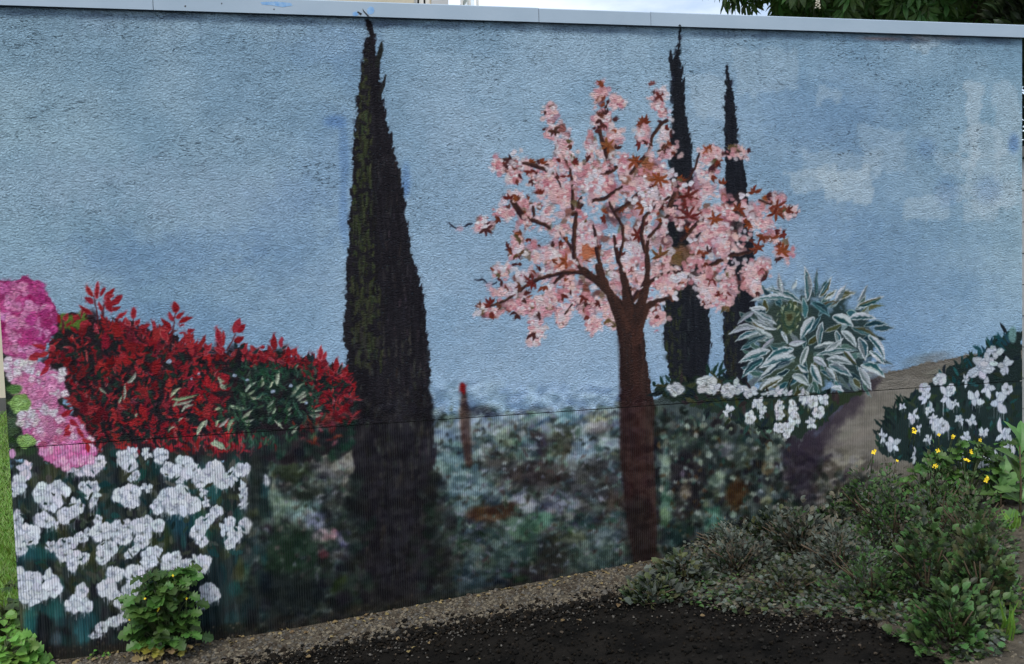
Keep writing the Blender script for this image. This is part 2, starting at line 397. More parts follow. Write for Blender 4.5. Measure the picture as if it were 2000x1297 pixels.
for k in range(700):
    x, y = RNG.uniform(470, 720), RNG.uniform(830, 1230); r = RNG.uniform(5, 15)
    c = [(30,42,40),(24,32,32),(44,58,48),(60,70,62),(20,24,28),(40,34,40)][RNG.integers(6)]
    if y > 1140: c = (20,26,28)
    dab(x, y, r, r*.8, jit(c, 7), I_UND if x > 560 or y > 900 else None, ang=RNG.uniform(0, 3), soft=.5, al=.7)
for k in range(1000):
    x, y = RNG.uniform(1270, 1590), RNG.uniform(800, 1150); r = RNG.uniform(4, 13)
    if x > 1560 and y < 880: continue
    c = [(30,40,38),(22,28,28),(46,58,50),(66,74,66),(84,96,88),(40,32,24),(30,48,46),(24,22,28)][RNG.integers(8)]
    dab(x, y, r, r*.7, jit(c, 8), I_UND, ang=RNG.uniform(0, 3), soft=.5, al=.75)
q = Z(800, 700, 2.17)
spots = [(300,290,(155,172,178),26,9),(400,330,(155,172,150),22,18),(160,320,(130,152,172),30,16),(330,260,(140,160,180),50,10),(560,370,(52,46,64),12,26),(650,370,(66,68,54),34,36),(690,420,(60,58,48),26,30),(740,400,(155,180,196),22,34),(700,440,(140,165,180),22,18),(840,360,(165,185,186),20,18),
         (800,290,(155,150,156),28,16),(810,250,(150,155,120),34,8),(250,520,(112,140,142),62,42),(200,590,(120,146,150),40,34),(170,440,(108,138,140),40,22),(430,470,(56,56,54),48,26),(540,500,(54,46,46),60,30),(350,430,(62,60,58),26,14),(800,520,(58,58,58),60,56),(490,610,(160,164,176),24,20),(630,610,(116,120,136),44,18),(330,660,(82,54,34),46,15),
         (400,640,(64,46,36),30,12),(170,700,(60,88,84),34,22),(560,690,(84,130,100),24,18),(430,790,(70,92,86),66,40),(480,720,(72,104,84),34,22),(620,830,(34,34,28),36,46),(780,820,(80,100,96),56,44),(820,760,(92,108,108),40,18),(250,940,(52,70,78),50,34),(350,870,(60,78,70),40,24),(120,890,(34,36,32),30,44),(560,900,(40,36,36),40,20),
         (690,760,(84,92,70),30,12),(900,600,(66,56,50),30,20),(540,330,(50,44,50),12,14),(300,230,(60,66,80),28,12),(840,235,(64,70,74),26,8),(110,640,(60,44,50),26,12)]
for zx, zy, c, rx, ry in spots:
    x, y = q(zx, zy); dab(x, y, rx, ry, c, I_UND, soft=.6, al=.85, rag=.5)
q = Z(400, 700, 2.17)
for zx, zy, c, rx, ry in [(270,520,(156,164,134),14,26),(300,620,(112,134,118),30,32),(180,700,(156,156,172),20,44),(150,800,(120,120,130),22,26),(520,440,(112,112,108),34,30),(600,460,(134,132,126),18,44),(420,650,(140,170,164),30,24),(470,690,(154,160,182),24,20),(500,750,(172,146,156),26,14),(545,742,(200,160,174),8,10),(600,760,(112,112,138),16,22),
                          (120,950,(78,132,112),22,24),(150,890,(72,104,84),18,20),(210,850,(146,150,146),10,8),(370,830,(32,54,40),64,54),(300,1000,(22,30,30),74,44),(600,960,(36,50,24),30,20),(700,870,(96,140,116),17,28),(740,840,(110,150,120),9,16),(560,600,(70,78,74),24,22),(430,560,(40,48,40),30,20),(360,460,(44,54,36),34,30),(520,530,(96,104,100),26,10),(660,600,(120,124,110),12,20),(580,830,(90,92,96),20,14),(500,830,(100,60,66),10,12)]:
    x, y = q(zx, zy); dab(x, y, rx, ry, c, I_UND, soft=.6, al=.9, rag=.5)
q = Z(1200, 850, 2.9)
for zx, zy, c, rx, ry in [(290,190,(124,146,130),12,32),(370,50,(94,112,102),26,14),(420,240,(32,28,34),36,60),(560,100,(40,50,50),30,30),(580,250,(126,146,126),18,14),(630,80,(120,124,124),14,18),(870,190,(110,100,80),14,12),(900,110,(110,124,110),18,16),(1000,240,(116,116,116),13,10),(1090,130,(40,34,46),44,44),(1080,200,(38,34,42),30,24),(690,330,(66,44,22),24,30),
                          (560,470,(94,140,124),20,26),(300,380,(78,116,98),14,32),(290,470,(96,124,90),12,18),(1020,480,(100,130,98),26,15),(860,370,(116,122,96),12,10),(740,680,(134,140,124),18,18),(900,640,(108,112,102),44,20),(400,330,(120,112,104),14,16),(350,560,(30,52,50),26,22),(330,760,(60,48,40),34,22),(500,700,(70,70,60),30,18),(720,120,(84,96,86),26,20)]:
    x, y = q(zx, zy); dab(x, y, rx, ry, c, I_UND, soft=.55, al=.9, rag=.5)
for k in range(260):
    x, y = RNG.uniform(1560, 1770), RNG.uniform(900, 1060)
    if y < 905+.25*(x-1560) - RNG.uniform(0, 20): continue
    dab(x, y, RNG.uniform(5, 14), RNG.uniform(4, 10), jit([(92,96,88),(60,70,60),(44,50,44),(120,124,114),(70,66,60)][RNG.integers(5)], 8), I_UND, ang=RNG.uniform(0, 3), soft=.5, al=.75)
for k in range(420):
    x, y = RNG.uniform(850, 1225), RNG.uniform(800, 1130); c = [(170,186,194),(128,150,150),(160,170,182),(104,132,122),(120,130,116)][RNG.integers(5)]
    k_ = np.interp(y, [800, 950, 1130], [1.0, .82, .6]); a = RNG.normal(0, .7); L = RNG.uniform(7, 20); leaf(x, y, x+L*math.cos(a), y+L*math.sin(a), RNG.uniform(3, 8), jit(c, 10)*k_, I_UND, bend=RNG.normal(0, .2), al=.75)
for k in range(230):
    x, y = RNG.uniform(850, 1225), RNG.uniform(830, 1160); a = RNG.normal(-1.2, .8); L = RNG.uniform(8, 22); leaf(x, y, x+L*math.cos(a), y+L*math.sin(a), RNG.uniform(3, 8), jit([(48,52,50),(40,42,44),(52,66,56),(58,46,44)][RNG.integers(4)], 6), I_UND, bend=RNG.normal(0, .2), al=.75)
for k in range(200):
    x, y = RNG.uniform(490, 700), RNG.uniform(880, 1120); a = RNG.uniform(0, 6.28); L = RNG.uniform(7, 20); leaf(x, y, x+L*math.cos(a), y+L*math.sin(a), RNG.uniform(4, 9), jit([(126,142,134),(96,116,104),(70,92,80),(140,146,156),(60,72,60),(104,100,96)][RNG.integers(6)], 9)*np.interp(y, [880, 1120], [1, .62]), I_UND, bend=RNG.normal(0, .2), al=.75)
for k in range(260):
    x, y = RNG.uniform(1285, 1575), RNG.uniform(800, 1090); a = RNG.uniform(0, 6.28); L = RNG.uniform(6, 17); leaf(x, y, x+L*math.cos(a), y+L*math.sin(a), RNG.uniform(4, 8), jit([(104,122,112),(132,146,136),(70,92,76),(56,60,50),(88,70,44),(60,96,88)][RNG.integers(6)], 9)*np.interp(y, [800, 1090], [1, .8]), I_UND, bend=RNG.normal(0, .2), al=.75)
# small pale petals in the dusky hedge right of the blossom trunk
for k in range(70):
    x, y = RNG.uniform(1290, 1580), RNG.uniform(830, 1010); dab(x, y, RNG.uniform(3, 9), RNG.uniform(3, 7), jit((150,164,154), 18), I_UND, soft=.4, al=.7)
for x, y, rx, ry in ((1640,800,60,26),(1600,850,40,40),(1650,770,50,16),(1580,890,30,40),(1700,752,26,10),(1560,930,30,60)):
    dab(x, y, rx, ry, (50,42,54), None, ang=-.4, soft=.8, al=.75, rag=.4)
I_STK = pid('painted_red_stalk', None, 'small blurred rust red painted stalk right of the tall cypress')
line([(905,752),(907,800),(910,850),(916,905)], [3, 20, 23, 18, 14], (60,44,42), I_STK, soft=4, col2=(80,54,47), al=.85); dab(904, 758, 6, 12, (150,40,48), I_STK, soft=.3)

# ---- cypresses
def cypress(key, label, L, R, base, streaks, spikes, foot_soft=0):
    i = pid(key, None, label)
    pts = L + R[::-1]
    x0, y0, a, s_ = poly(pts, base, i, rag=3.0, ragn=NZ_F)
    CV[s_] += (a*(NZ_V[s_]-.5)*12)[..., None]
    ly = [p[1] for p in L]; lx = [p[0] for p in L]; ry = [p[1] for p in R]; rx = [p[0] for p in R]
    for k in range(spikes):
        t = (k+RNG.uniform(0, 1))/spikes; y = min(ly)+t*(max(ly)-min(ly))
        for side in (-1, 1):
            e = np.interp(y, ly, lx) if side < 0 else np.interp(y, ry, rx)
            if RNG.random() < .3: continue
            ln = RNG.uniform(5, 24)*(0.5+min(1, (y-min(ly))/250))
            leaf(e-side*4, y+ln*.6, e+side*RNG.uniform(-1, 6)*RNG.uniform(.3, 1.1), y-ln*.6, RNG.uniform(4, 9), jit(base, 4), i, dry=.2)
            if RNG.random() < .5: leaf(e-side*2, y+ln*.7, e+side*RNG.uniform(2, 5), y-ln*.7, RNG.uniform(5, 9), jit(np.array(base)*.6+np.array((80, 104, 128))*.4, 8), None, al=.55, dry=.5)
    for y0_, y1_, f0, f1, c, n in streaks:
        for k in range(n):
            y = RNG.uniform(y0_, y1_); f = RNG.uniform(f0, f1); a_, b_ = np.interp(y, ly, lx), np.interp(y, ry, rx); x = a_+(b_-a_)*f
            ln = RNG.uniform(14, 46)*min(1, (b_-a_)/70+.25); x2 = x+RNG.normal(0, 2.5)
            leaf(x, y+ln/2, x2, y-ln/2, RNG.uniform(2, 6)*min(1, (b_-a_)/70+.3), jit(c, 7), None, al=.7, dry=.35)
    return i
cypress(('painted_cypress', 1), 'slender painted cypress with a forked top behind the blossom crown',
    [(1327,52),(1324,80),(1320,105),(1312,125),(1313,150),(1309,180),(1314,205),(1312,240),(1309,262),(1310,300),(1308,345),(1303,360),(1300,420),(1298,520),(1299,593),(1296,654),(1302,700),(1312,757),(1315,775)],
    [(1330,52),(1329,80),(1327,105),(1329,125),(1332,150),(1335,185),(1338,215),(1344,250),(1350,275),(1351,320),(1354,345),(1366,420),(1380,520),(1384,596),(1387,639),(1389,667),(1383,700),(1379,740),(1372,775)],
    (27,30,38), [(520,760,.02,.4,(50,58,36),70),(520,760,.3,1,(38,44,46),50),(380,520,.1,.9,(34,40,40),40)], 26)
c1 = pid(('painted_cypress', 1))
line([(1310,98),(1310,115),(1313,140)], [3, 9, 7], (27,30,38), c1); line([(1333,130),(1331,145),(1326,170)], [3, 6, 6], (27,30,38), c1); line([(1337,152),(1335,170),(1328,200)], [3, 7, 7], (27,30,38), c1)
cypress(('painted_cypress', 2), 'thin painted cypress standing furthest right, beside the variegated shrub',
    [(1417,127),(1419,150),(1419,170),(1417,195),(1414,215),(1417,240),(1417,300),(1416,365),(1416,450),(1416,540),(1416,602),(1412,660),(1418,716),(1421,750),(1422,765)],
    [(1421,130),(1425,150),(1429,170),(1434,200),(1437,225),(1440,250),(1442,290),(1451,300),(1456,340),(1459,375),(1468,450),(1476,540),(1474,602),(1470,660),(1462,716),(1456,765)],
    (26,29,38), [(560,740,.02,.5,(52,58,44),50),(380,560,.1,.9,(34,38,40),40)], 24)
cypress(('painted_cypress', 0), 'broad tall dark painted cypress left of the blossom tree, its tip on the coping',
    [(714,38),(717,50),(720,72),(712,85),(706,98),(711,112),(709,130),(703,150),(700,175),(697,200),(699,225),(692,245),(696,260),(689,280),(690,310),(688,340),(686,380),(684,420),(682,445),(684,470),(678,500),(676,540),(675,570),(676,590),(673,618),(671,657),(679,680),(678,707),(684,734),(688,776),(690,850),(692,940),(696,1040),(702,1130),(712,1200)],
    [(719,36),(724,44),(728,56),(731,72),(732,95),(735,110),(740,130),(741,160),(746,185),(749,205),(753,230),(757,245),(763,268),(766,290),(774,318),(779,335),(784,355),(789,395),(793,430),(798,460),(803,490),(812,515),(817,540),(821,560),(827,585),(831,607),(830,632),(836,668),(838,704),(840,740),(839,760),(844,790),(847,845),(848,920),(849,1000),(850,1090),(846,1150),(836,1200)],
    (30,28,34), [(100,300,.05,.5,(58,64,40),90),(220,650,.05,.40,(58,66,42),300),(560,720,.1,.45,(56,62,42),150),(220,700,.05,.5,(30,30,30),90),(300,900,.5,1,(46,44,48),120),(640,900,.1,.95,(58,58,54),110),(760,1150,.05,.95,(22,20,24),120),(880,1150,.1,.9,(46,44,42),90)], 60)
c0 = pid(('painted_cypress', 0))
line([(745,82),(743,100),(736,128)], [4, 10, 8], (35,38,36), c0); line([(753,148),(749,165),(740,190)], [3, 7, 8], (35,36,38), c0)
dab(768, 1180, 70, 40, (26,24,26), None, soft=.8, al=.7)
for k in range(230):
    s_e = RNG.random() < .5; y = RNG.uniform(930, 1215); x = (690 if s_e else 850)+RNG.normal(0, 9+.07*(y-930))
    dab(x, y, RNG.uniform(5, 15), RNG.uniform(5, 16), jit([(26,30,30),(34,40,36),(44,52,46),(22,22,26),(30,44,38)][RNG.integers(5)], 6), None, ang=RNG.uniform(0, 3), soft=.5, al=.6)

# ---- blossom tree
CT = 'painted_blossom_tree'
LB = 'painted tree with pink and white blossom and rust red leaves'
I_BLO = pid(CT, None, LB); I_TRK = pid(CT, 'trunk'); I_BR = pid(CT, 'branches'); I_LF = pid(CT, 'rust_leaves')
blobs = [(1077,222,11,22),(1080,258,11,9),(1098,275,20,34),(1108,306,16,14),(1175,186,8,24),(1201,199,12,6),(1178,228,17,20),(1202,264,11,15),(1155,282,13,32),(1186,300,24,36),(1285,188,14,22),(1294,222,13,20),(1258,264,18,24),(1300,262,10,12),(1308,292,14,16),
 (974,322,14,9),(1000,326,18,11),(1030,322,22,11),(1008,343,11,12),(1048,344,8,13),(1066,326,16,12),(1440,298,20,8),(1398,300,22,12),(1384,330,22,30),(1380,300,12,14),(1502,388,34,16),(1540,414,16,10),(1480,420,44,30),(1532,486,22,22),(1500,450,28,24),(1490,525,18,28),(1472,566,14,16),
 (948,440,22,14),(985,415,20,16),(1032,404,14,14),(1006,385,12,10),(1030,432,44,24),(1010,470,14,26),(1002,490,16,8),(1056,488,44,22),(978,530,18,8),(1026,540,44,16),(1000,570,46,16),(955,606,24,12),(1002,600,34,16),(1050,602,34,20),(1048,640,12,22),(1044,660,5,9),(1090,588,44,24),(1100,618,9,14),(1152,598,32,18),(1157,636,7,14),(1190,608,12,22),(1201,630,5,10),
 (1282,612,14,20),(1268,600,8,14),(1312,556,30,32),(1372,532,44,40),(1384,574,14,18),(1424,556,20,38),(1412,588,9,12),(1464,540,20,30),(1110,350,60,40),(1150,340,40,40),(1080,370,40,30),(1100,420,60,50),(1160,400,60,60),(1200,350,50,50),(1250,340,50,50),(1290,360,50,50),(1240,420,70,60),(1320,400,60,50),(1380,400,60,50),(1420,440,60,50),(1120,480,60,50),(1190,490,60,60),(1260,490,60,60),(1330,470,60,60),(1400,480,60,50),(1100,540,60,40),(1170,560,50,40),(1230,550,40,40),(1290,540,40,30)]
# under-layer
for k in range(1500):
    b = blobs[RNG.integers(len(blobs))] if RNG.random() < .5 else blobs[45+RNG.integers(len(blobs)-45)]
    t, r = RNG.uniform(0, 6.28), math.sqrt(RNG.random()); x, y = b[0]+max(b[2]-7, 2)*r*math.cos(t), b[1]+max(b[3]-7, 2)*r*math.sin(t)
    c = [(200,150,158),(206,162,168),(182,128,136),(128,72,58),(122,106,84),(184,152,160),(188,140,146),(110,70,70),(214,176,182)][RNG.integers(9)]
    dab(x, y, RNG.uniform(6, 13), RNG.uniform(5, 10), jit(c, 8), I_BLO, ang=RNG.uniform(0, 3), soft=.35, al=.75, rag=.7)
for x, y, rx, ry, c in ((1190,300,15,30,(150,82,44)),(1265,330,18,20,(150,80,40)),(1105,505,34,22,(190,96,72)),(1150,490,16,20,(196,104,58)),(1085,500,30,20,(204,130,118)),(1295,390,24,22,(104,46,34)),(1440,400,20,24,(60,40,40)),(1330,500,40,20,(110,78,46)),(1200,420,26,20,(74,48,52)),(1190,360,20,18,(196,110,120)),(1400,460,30,40,(196,116,128)),(1420,430,18,20,(190,110,124)),(1360,370,14,30,(176,104,112)),(1340,450,14,22,(44,34,40)),(1290,400,16,24,(54,44,40)),(1440,440,14,12,(40,38,40)),(1350,540,20,30,(40,36,36)),(1335,400,14,18,(50,42,38))):
    dab(x, y, rx, ry, c, I_BLO, soft=.6, al=.7, rag=.6)
BR1, BR2 = (48,29,34), (80,50,38)
BRL = []
def br(pts, ws):
    BRL.append((pts, ws)); line(pts, [w_*.74 for w_ in ws], BR1, I_BR, col2=BR2, soft=1.2)
def blossoms(n, big):
    for k in range(n):
        m = RNG.random()
        b = blobs[RNG.integers(len(blobs))] if m < .62 else blobs[45+RNG.integers(len(blobs)-45)]
        t, r = RNG.uniform(0, 6.28), math.sqrt(RNG.random()); x, y = b[0]+b[2]*r*.9*math.cos(t), b[1]+b[3]*r*.9*math.sin(t)
        base = [(224,178,182),(212,150,156),(232,200,202),(218,208,216),(226,188,190),(204,136,144),(228,216,222),(234,196,192)][RNG.integers(8)]
        for j in range(RNG.integers(3, 8)):
            rr = RNG.uniform(3.0, 6.2)*big; dab(x+RNG.normal(0, 5.5), y+RNG.normal(0, 5.5), rr, rr*RNG.uniform(.75, 1), jit(base, 7), I_BLO, soft=.55, al=.8, rag=.5)
        if RNG.random() < .35: dab(x+RNG.normal(0, 4), y+RNG.normal(0, 4), 3.2, 3, jit((234,226,230), 5), I_BLO, soft=.3)
        if RNG.random() < .25: dab(x+2, y+2, 2.2, 1.8, jit((176,90,106), 8), I_BLO, soft=.5, al=.7)
def leaves(n, spread=1.0, cols=None):
    for k in range(n):
        b = blobs[RNG.integers(len(blobs))]
        t, r = RNG.uniform(0, 6.28), math.sqrt(RNG.random()); x, y = b[0]+b[2]*r*spread*math.cos(t), b[1]+b[3]*r*spread*math.sin(t)
        c = (cols or [(104,46,34),(122,58,36),(84,38,36),(134,66,38),(96,54,40),(98,84,56),(70,40,40)])[RNG.integers(7)]
        a0 = RNG.uniform(0, 6.28); nn = RNG.choice([1, 2, 3, 4, 5])
        for j in range(nn):
            a = a0+(j-(nn-1)/2)*RNG.uniform(.45, .7); L = RNG.uniform(8, 15); leaf(x, y, x+L*math.cos(a), y+L*math.sin(a), RNG.uniform(3.6, 6), jit(c, 7), I_LF, bend=RNG.normal(0, .06))
blossoms(700, 1.0)
leaves(70)
z3 = Z(860, 400, 4.32); z4 = Z(1220, 380, 4.32); z1 = Z(860, 150, 4.8); z2 = Z(1220, 150, 4.8)
for f, P, ws in ((z3, [(1600,900),(1540,850),(1450,770),(1330,660),(1200,570),(1135,450),(1095,340),(1010,235)], [22,18,13,9,6]), (z3, [(1130,440),(1125,300),(1140,130),(1165,0),(1190,-60)], [12,11,8]),
                 (z3, [(1200,575),(1080,570),(1000,580),(830,625),(700,700),(560,800),(420,860)], [10,9,10,7,6]), (z3, [(1450,760),(1380,620),(1320,400),(1305,250),(1290,180)], [12,12,9,6]), (z3, [(1600,820),(1565,620),(1500,470),(1465,270)], [14,11,12,9]),
                 (z3, [(1510,440),(1545,300),(1540,180),(1450,40),(1430,-20)], [8,8,8,7]), (z3, [(920,190),(760,120),(690,100),(640,40),(600,-20)], [9,14,12,8]), (z3, [(960,660),(1030,590),(1110,575)], [5,12,8]), (z3, [(1050,920),(1110,840)], [6,4]),
                 (z4, [(60,900),(150,790),(190,700),(185,520),(195,370),(290,265),(370,170),(420,0)], [16,14,12,10,8,9,8]), (z4, [(170,480),(140,330),(165,190),(300,70),(380,20)], [9,10,9,8,6]), (z4, [(80,870),(200,750),(320,665),(480,650)], [10,10,7,9]), (z4, [(120,930),(270,890),(380,870)], [10,8,8]),
                 (z4, [(720,600),(900,510),(1050,490),(1170,430)], [12,9,6]), (z4, [(480,380),(560,300),(640,220),(720,200)], [12,9,8]),
                 (z2, [(60,900),(130,810),(225,700),(255,570),(340,440),(400,410)], [10,8,9,9]), (z2, [(400,1250),(480,1050),(600,950),(660,850),(700,720)], [9,9,7,5]), (z2, [(850,740),(960,720),(1100,700),(1160,690)], [4,4,3]), (z2, [(1260,1160),(1330,1180),(1400,1200)], [5,5]),
                 (z1, [(1490,930),(1560,900),(1650,850)], [6,12,10]), (z1, [(1600,850),(1550,690),(1490,500),(1480,470)], [16,12,7]), (z1, [(1640,1260),(1780,1180),(1860,1090)], [8,10,8]), (z1, [(1240,1240),(1240,1070),(1220,880),(1140,720)], [9,8,8,6]), (z1, [(1330,1200),(1300,1240),(1240,1290)], [8,10]), (z1, [(1420,1160),(1540,1140),(1700,1030)], [10,9,7]),
                 (z1, [(1050,900),(960,860),(880,830),(780,815)], [8,9,12,7]), (z1, [(1050,880),(1110,990),(1140,1060)], [4,5,4]), (z1, [(770,1290),(700,1180),(650,1130)], [12,9,5]), (z1, [(880,1300),(870,1220)], [8,6]), (z1, [(720,800),(640,780),(590,770)], [8,9,5])):
    br([f(*p) for p in P], ws)
blossoms(260, .85)
leaves(80)
def star(f, zx, zy, c, n, a0, a1, L, w_=7):
    x, y = f(zx, zy)
    for j in range(n):
        a = R_(a0+(a1-a0)*j/max(n-1, 1)); l = L*RNG.uniform(.7, 1.0); leaf(x, y, x+l*math.cos(a), y+l*math.sin(a), w_*.85, jit(c, 6), I_LF, bend=RNG.normal(0, .05))
RU, RE, DK, OR = (118,54,34), (104,40,34), (72,36,38), (140,70,38)
for a in ((z3,430,840,RE,5,150,300,17),(z3,430,900,RE,2,70,110,18),(z3,380,200,DK,4,-20,140,18),(z3,780,650,RE,6,60,260,22),(z3,740,280,RE,2,60,120,12),(z3,660,420,(96,70,44),2,-40,150,15),(z3,650,505,DK,2,0,180,12),(z3,650,920,DK,3,60,170,16),(z3,1020,760,RE,3,20,120,16),(z3,1100,660,RE,2,100,160,15),(z3,1010,960,DK,3,60,130,16),(z3,790,1080,DK,3,50,140,22),(z3,1220,780,RE,5,-20,180,17),(z3,1240,930,RE,2,80,130,16),(z3,1420,960,(110,92,58),3,60,130,18),(z3,870,690,RU,3,40,140,14),(z3,1060,480,OR,4,90,270,18),(z3,1390,120,RE,4,90,250,12),(z3,520,640,DK,2,100,200,13),
          (z4,120,340,RE,5,90,280,22),(z4,160,110,OR,4,120,260,20),(z4,540,60,RE,6,120,330,24),(z4,540,190,RE,6,180,380,30),(z4,760,210,OR,6,0,320,20),(z4,960,130,RU,5,180,400,22),(z4,1280,150,RU,6,40,330,24),(z4,1330,480,OR,7,150,400,20),(z4,1330,330,RE,4,-40,120,12),(z4,1120,450,RU,6,120,390,18),(z4,1170,350,RU,4,30,180,16),(z4,830,830,RE,6,20,190,20),(z4,690,890,RE,4,40,150,14),(z4,740,710,RE,4,60,240,18),(z4,300,520,(112,78,44),4,160,330,26),(z4,430,500,(112,84,50),4,-20,120,20),(z4,240,960,RE,4,40,200,14),(z4,860,930,(120,92,60),2,70,110,16),(z4,650,480,RU,4,20,150,17),(z4,1050,240,OR,3,60,140,16),(z4,1140,640,RE,3,-20,100,13),
          (z2,180,430,RU,7,160,350,20),(z2,150,640,RE,3,120,230,16),(z2,350,690,(84,56,44),3,40,300,15),(z2,330,180,RE,4,60,300,16),(z2,260,80,(130,80,80),3,200,300,13),(z2,90,790,OR,6,0,320,20),(z2,320,960,OR,7,20,330,24),(z2,600,1120,RE,6,120,380,28),(z2,790,690,OR,5,150,400,16),(z2,860,790,RU,3,0,80,14),(z2,1150,690,DK,3,-30,60,8),(z2,820,930,RU,2,20,70,16),(z2,1220,1090,RU,4,180,330,18),(z2,1430,1220,RU,6,60,330,22),(z2,1330,1110,DK,3,-20,60,14),(z2,910,1010,RU,3,240,330,16),(z2,380,480,RE,2,-60,30,12),(z2,430,540,DK,2,60,280,12),
          (z1,660,790,DK,5,120,390,16),(z1,640,830,DK,2,100,150,12),(z1,860,960,DK,3,60,120,18),(z1,840,880,RE,4,20,180,16),(z1,900,800,DK,2,-30,20,10),(z1,650,1150,RE,3,200,300,18),(z1,1000,340,DK,2,150,200,8),(z1,1060,500,(84,52,46),5,-20,160,16),(z1,1130,780,RE,2,150,190,12),(z1,1240,800,RE,3,-40,20,14),(z1,1180,940,RE,2,-20,190,16),(z1,1570,640,(136,78,44),6,30,320,20),(z1,1620,400,DK,3,-30,20,14),(z1,1490,400,DK,2,60,130,14),(z1,1460,480,DK,1,180,180,12),(z1,1560,260,DK,2,-60,120,10),(z1,990,490,DK,1,180,180,9)):
    star(*a)
blossoms(60, .9)
for pts_, ws_ in BRL[:12]:
    m_ = max(2, int(len(pts_)*.62)); line(pts_[:m_], [w_*.66 for w_ in ws_[:max(2, int(len(ws_)*.7))]], BR1, I_BR, col2=BR2, soft=1.2)
blossoms(70, .8)
for x, y in ((1262,530),(1240,395),(1258,400),(1285,585),(1318,578),(1330,540),(1322,545),(1350,470),(1455,380),(1160,345),(1148,358),(1180,350),(1170,372),(1310,345),(1340,360),(1255,375),(1010,300),(940,432),(978,525),(930,612)):
    for j in range(5): dab(x+RNG.normal(0, 5), y+RNG.normal(0, 4.5), 4.4, 4, jit((222,218,226), 5), I_BLO, soft=.3)
for P in ([(876,434),(884,441),(890,445)], [(906,443),(914,439),(922,436)], [(924,547),(942,546),(952,552)], [(960,556),(970,551)]): line(P, [1.5, 4, 2.5], (38,42,58), I_BR)
for x, y in ((898,446),(955,557)): dab(x, y, 7, 5, (196,170,186), I_BLO, soft=.5, al=.8)
trunk = [(1196,578),(1205,606),(1211,660),(1212,760),(1213,900),(1222,1000),(1232,1060),(1240,1112),(1280,1112),(1283,1040),(1281,960),(1276,880),(1279,795),(1270,750),(1262,700),(1257,650),(1256,612),(1264,580),(1262,572),(1246,592),(1238,596),(1231,560),(1222,556),(1221,592),(1213,588)]
x0, y0, a, s_ = poly(trunk, (53,37,34), I_TRK, rag=2, ragn=NZ_F)
CV[s_] += (a*(NZ_V[s_]-.5)*26)[..., None]*np.array([1., .75, .65], np.float32)
for P_, W_ in (([(1224,660),(1208,610),(1190,572),(1166,545),(1138,526)], [34,24,17,13,10]), ([(1233,660),(1226,600),(1220,560),(1212,525)], [30,20,12,8]), ([(1240,660),(1250,600),(1264,556),(1265,500)], [32,22,13,9]), ([(1246,640),(1262,600),(1282,588),(1306,582)], [22,15,9,6]), ([(1222,640),(1204,592),(1178,558),(1166,520)], [20,14,12,9])):
    line(P_, W_, (53,37,34), I_TRK, col2=(74,48,40), soft=1.6)
line([(1208,620),(1213,700),(1215,900),(1236,1060)], [8, 9, 8], (46,30,30), None, soft=4, al=.7)
line([(1238,640),(1244,760),(1248,900),(1262,1040)], [14, 18, 22, 14], (80,49,41), None, soft=8, al=.4)
line([(1234,780),(1244,900),(1256,1080)], [48, 54, 44], (48,27,29), None, soft=12, al=.6)
line([(1243,1000),(1262,1110)], [60, 50], (32,25,24), None, soft=20, al=.75)

# ---- variegated shrub
VS = 'painted_variegated_shrub'
I_VS = pid(VS, None, 'painted shrub with long white edged teal leaves above the centre flowers')
z8 = Z(1250, 500, 3.24)
dab(*z8(1000,560), 100, 96, (42,60,60), I_VS, soft=.3, rag=.4); dab(*z8(1250,560), 84, 84, (44,64,66), I_VS, soft=.3, rag=.4); dab(*z8(900,420), 60, 60, (54,70,64), I_VS, soft=.4, rag=.4); dab(*z8(1000,760), 70, 44, (60,78,66), I_VS, soft=.4, rag=.4)
TE, WH, GR, OL, DT, LI = (36,84,92), (204,214,220), (118,134,138), (76,80,52), (24,56,66), (172,178,192)
for k in range(90):
    x, y = inpoly([z8(*p) for p in ((620,640),(760,300),(1000,240),(1350,300),(1530,500),(1500,760),(1200,830),(760,860))], 1)[0]
    cx, cy = z8(1090, 600); a = math.atan2(y-cy, x-cx)+RNG.normal(0, .5); L = RNG.uniform(24, 52)
    leaf(x, y, x+L*math.cos(a), y+L*math.sin(a), RNG.uniform(9, 15), jit([TE, GR, DT, (70,100,96), OL][RNG.integers(5)], 9), I_VS, edge=jit([(160,178,180),(120,140,140)][RNG.integers(2)], 10), ew=.25, bend=RNG.normal(0, .08))
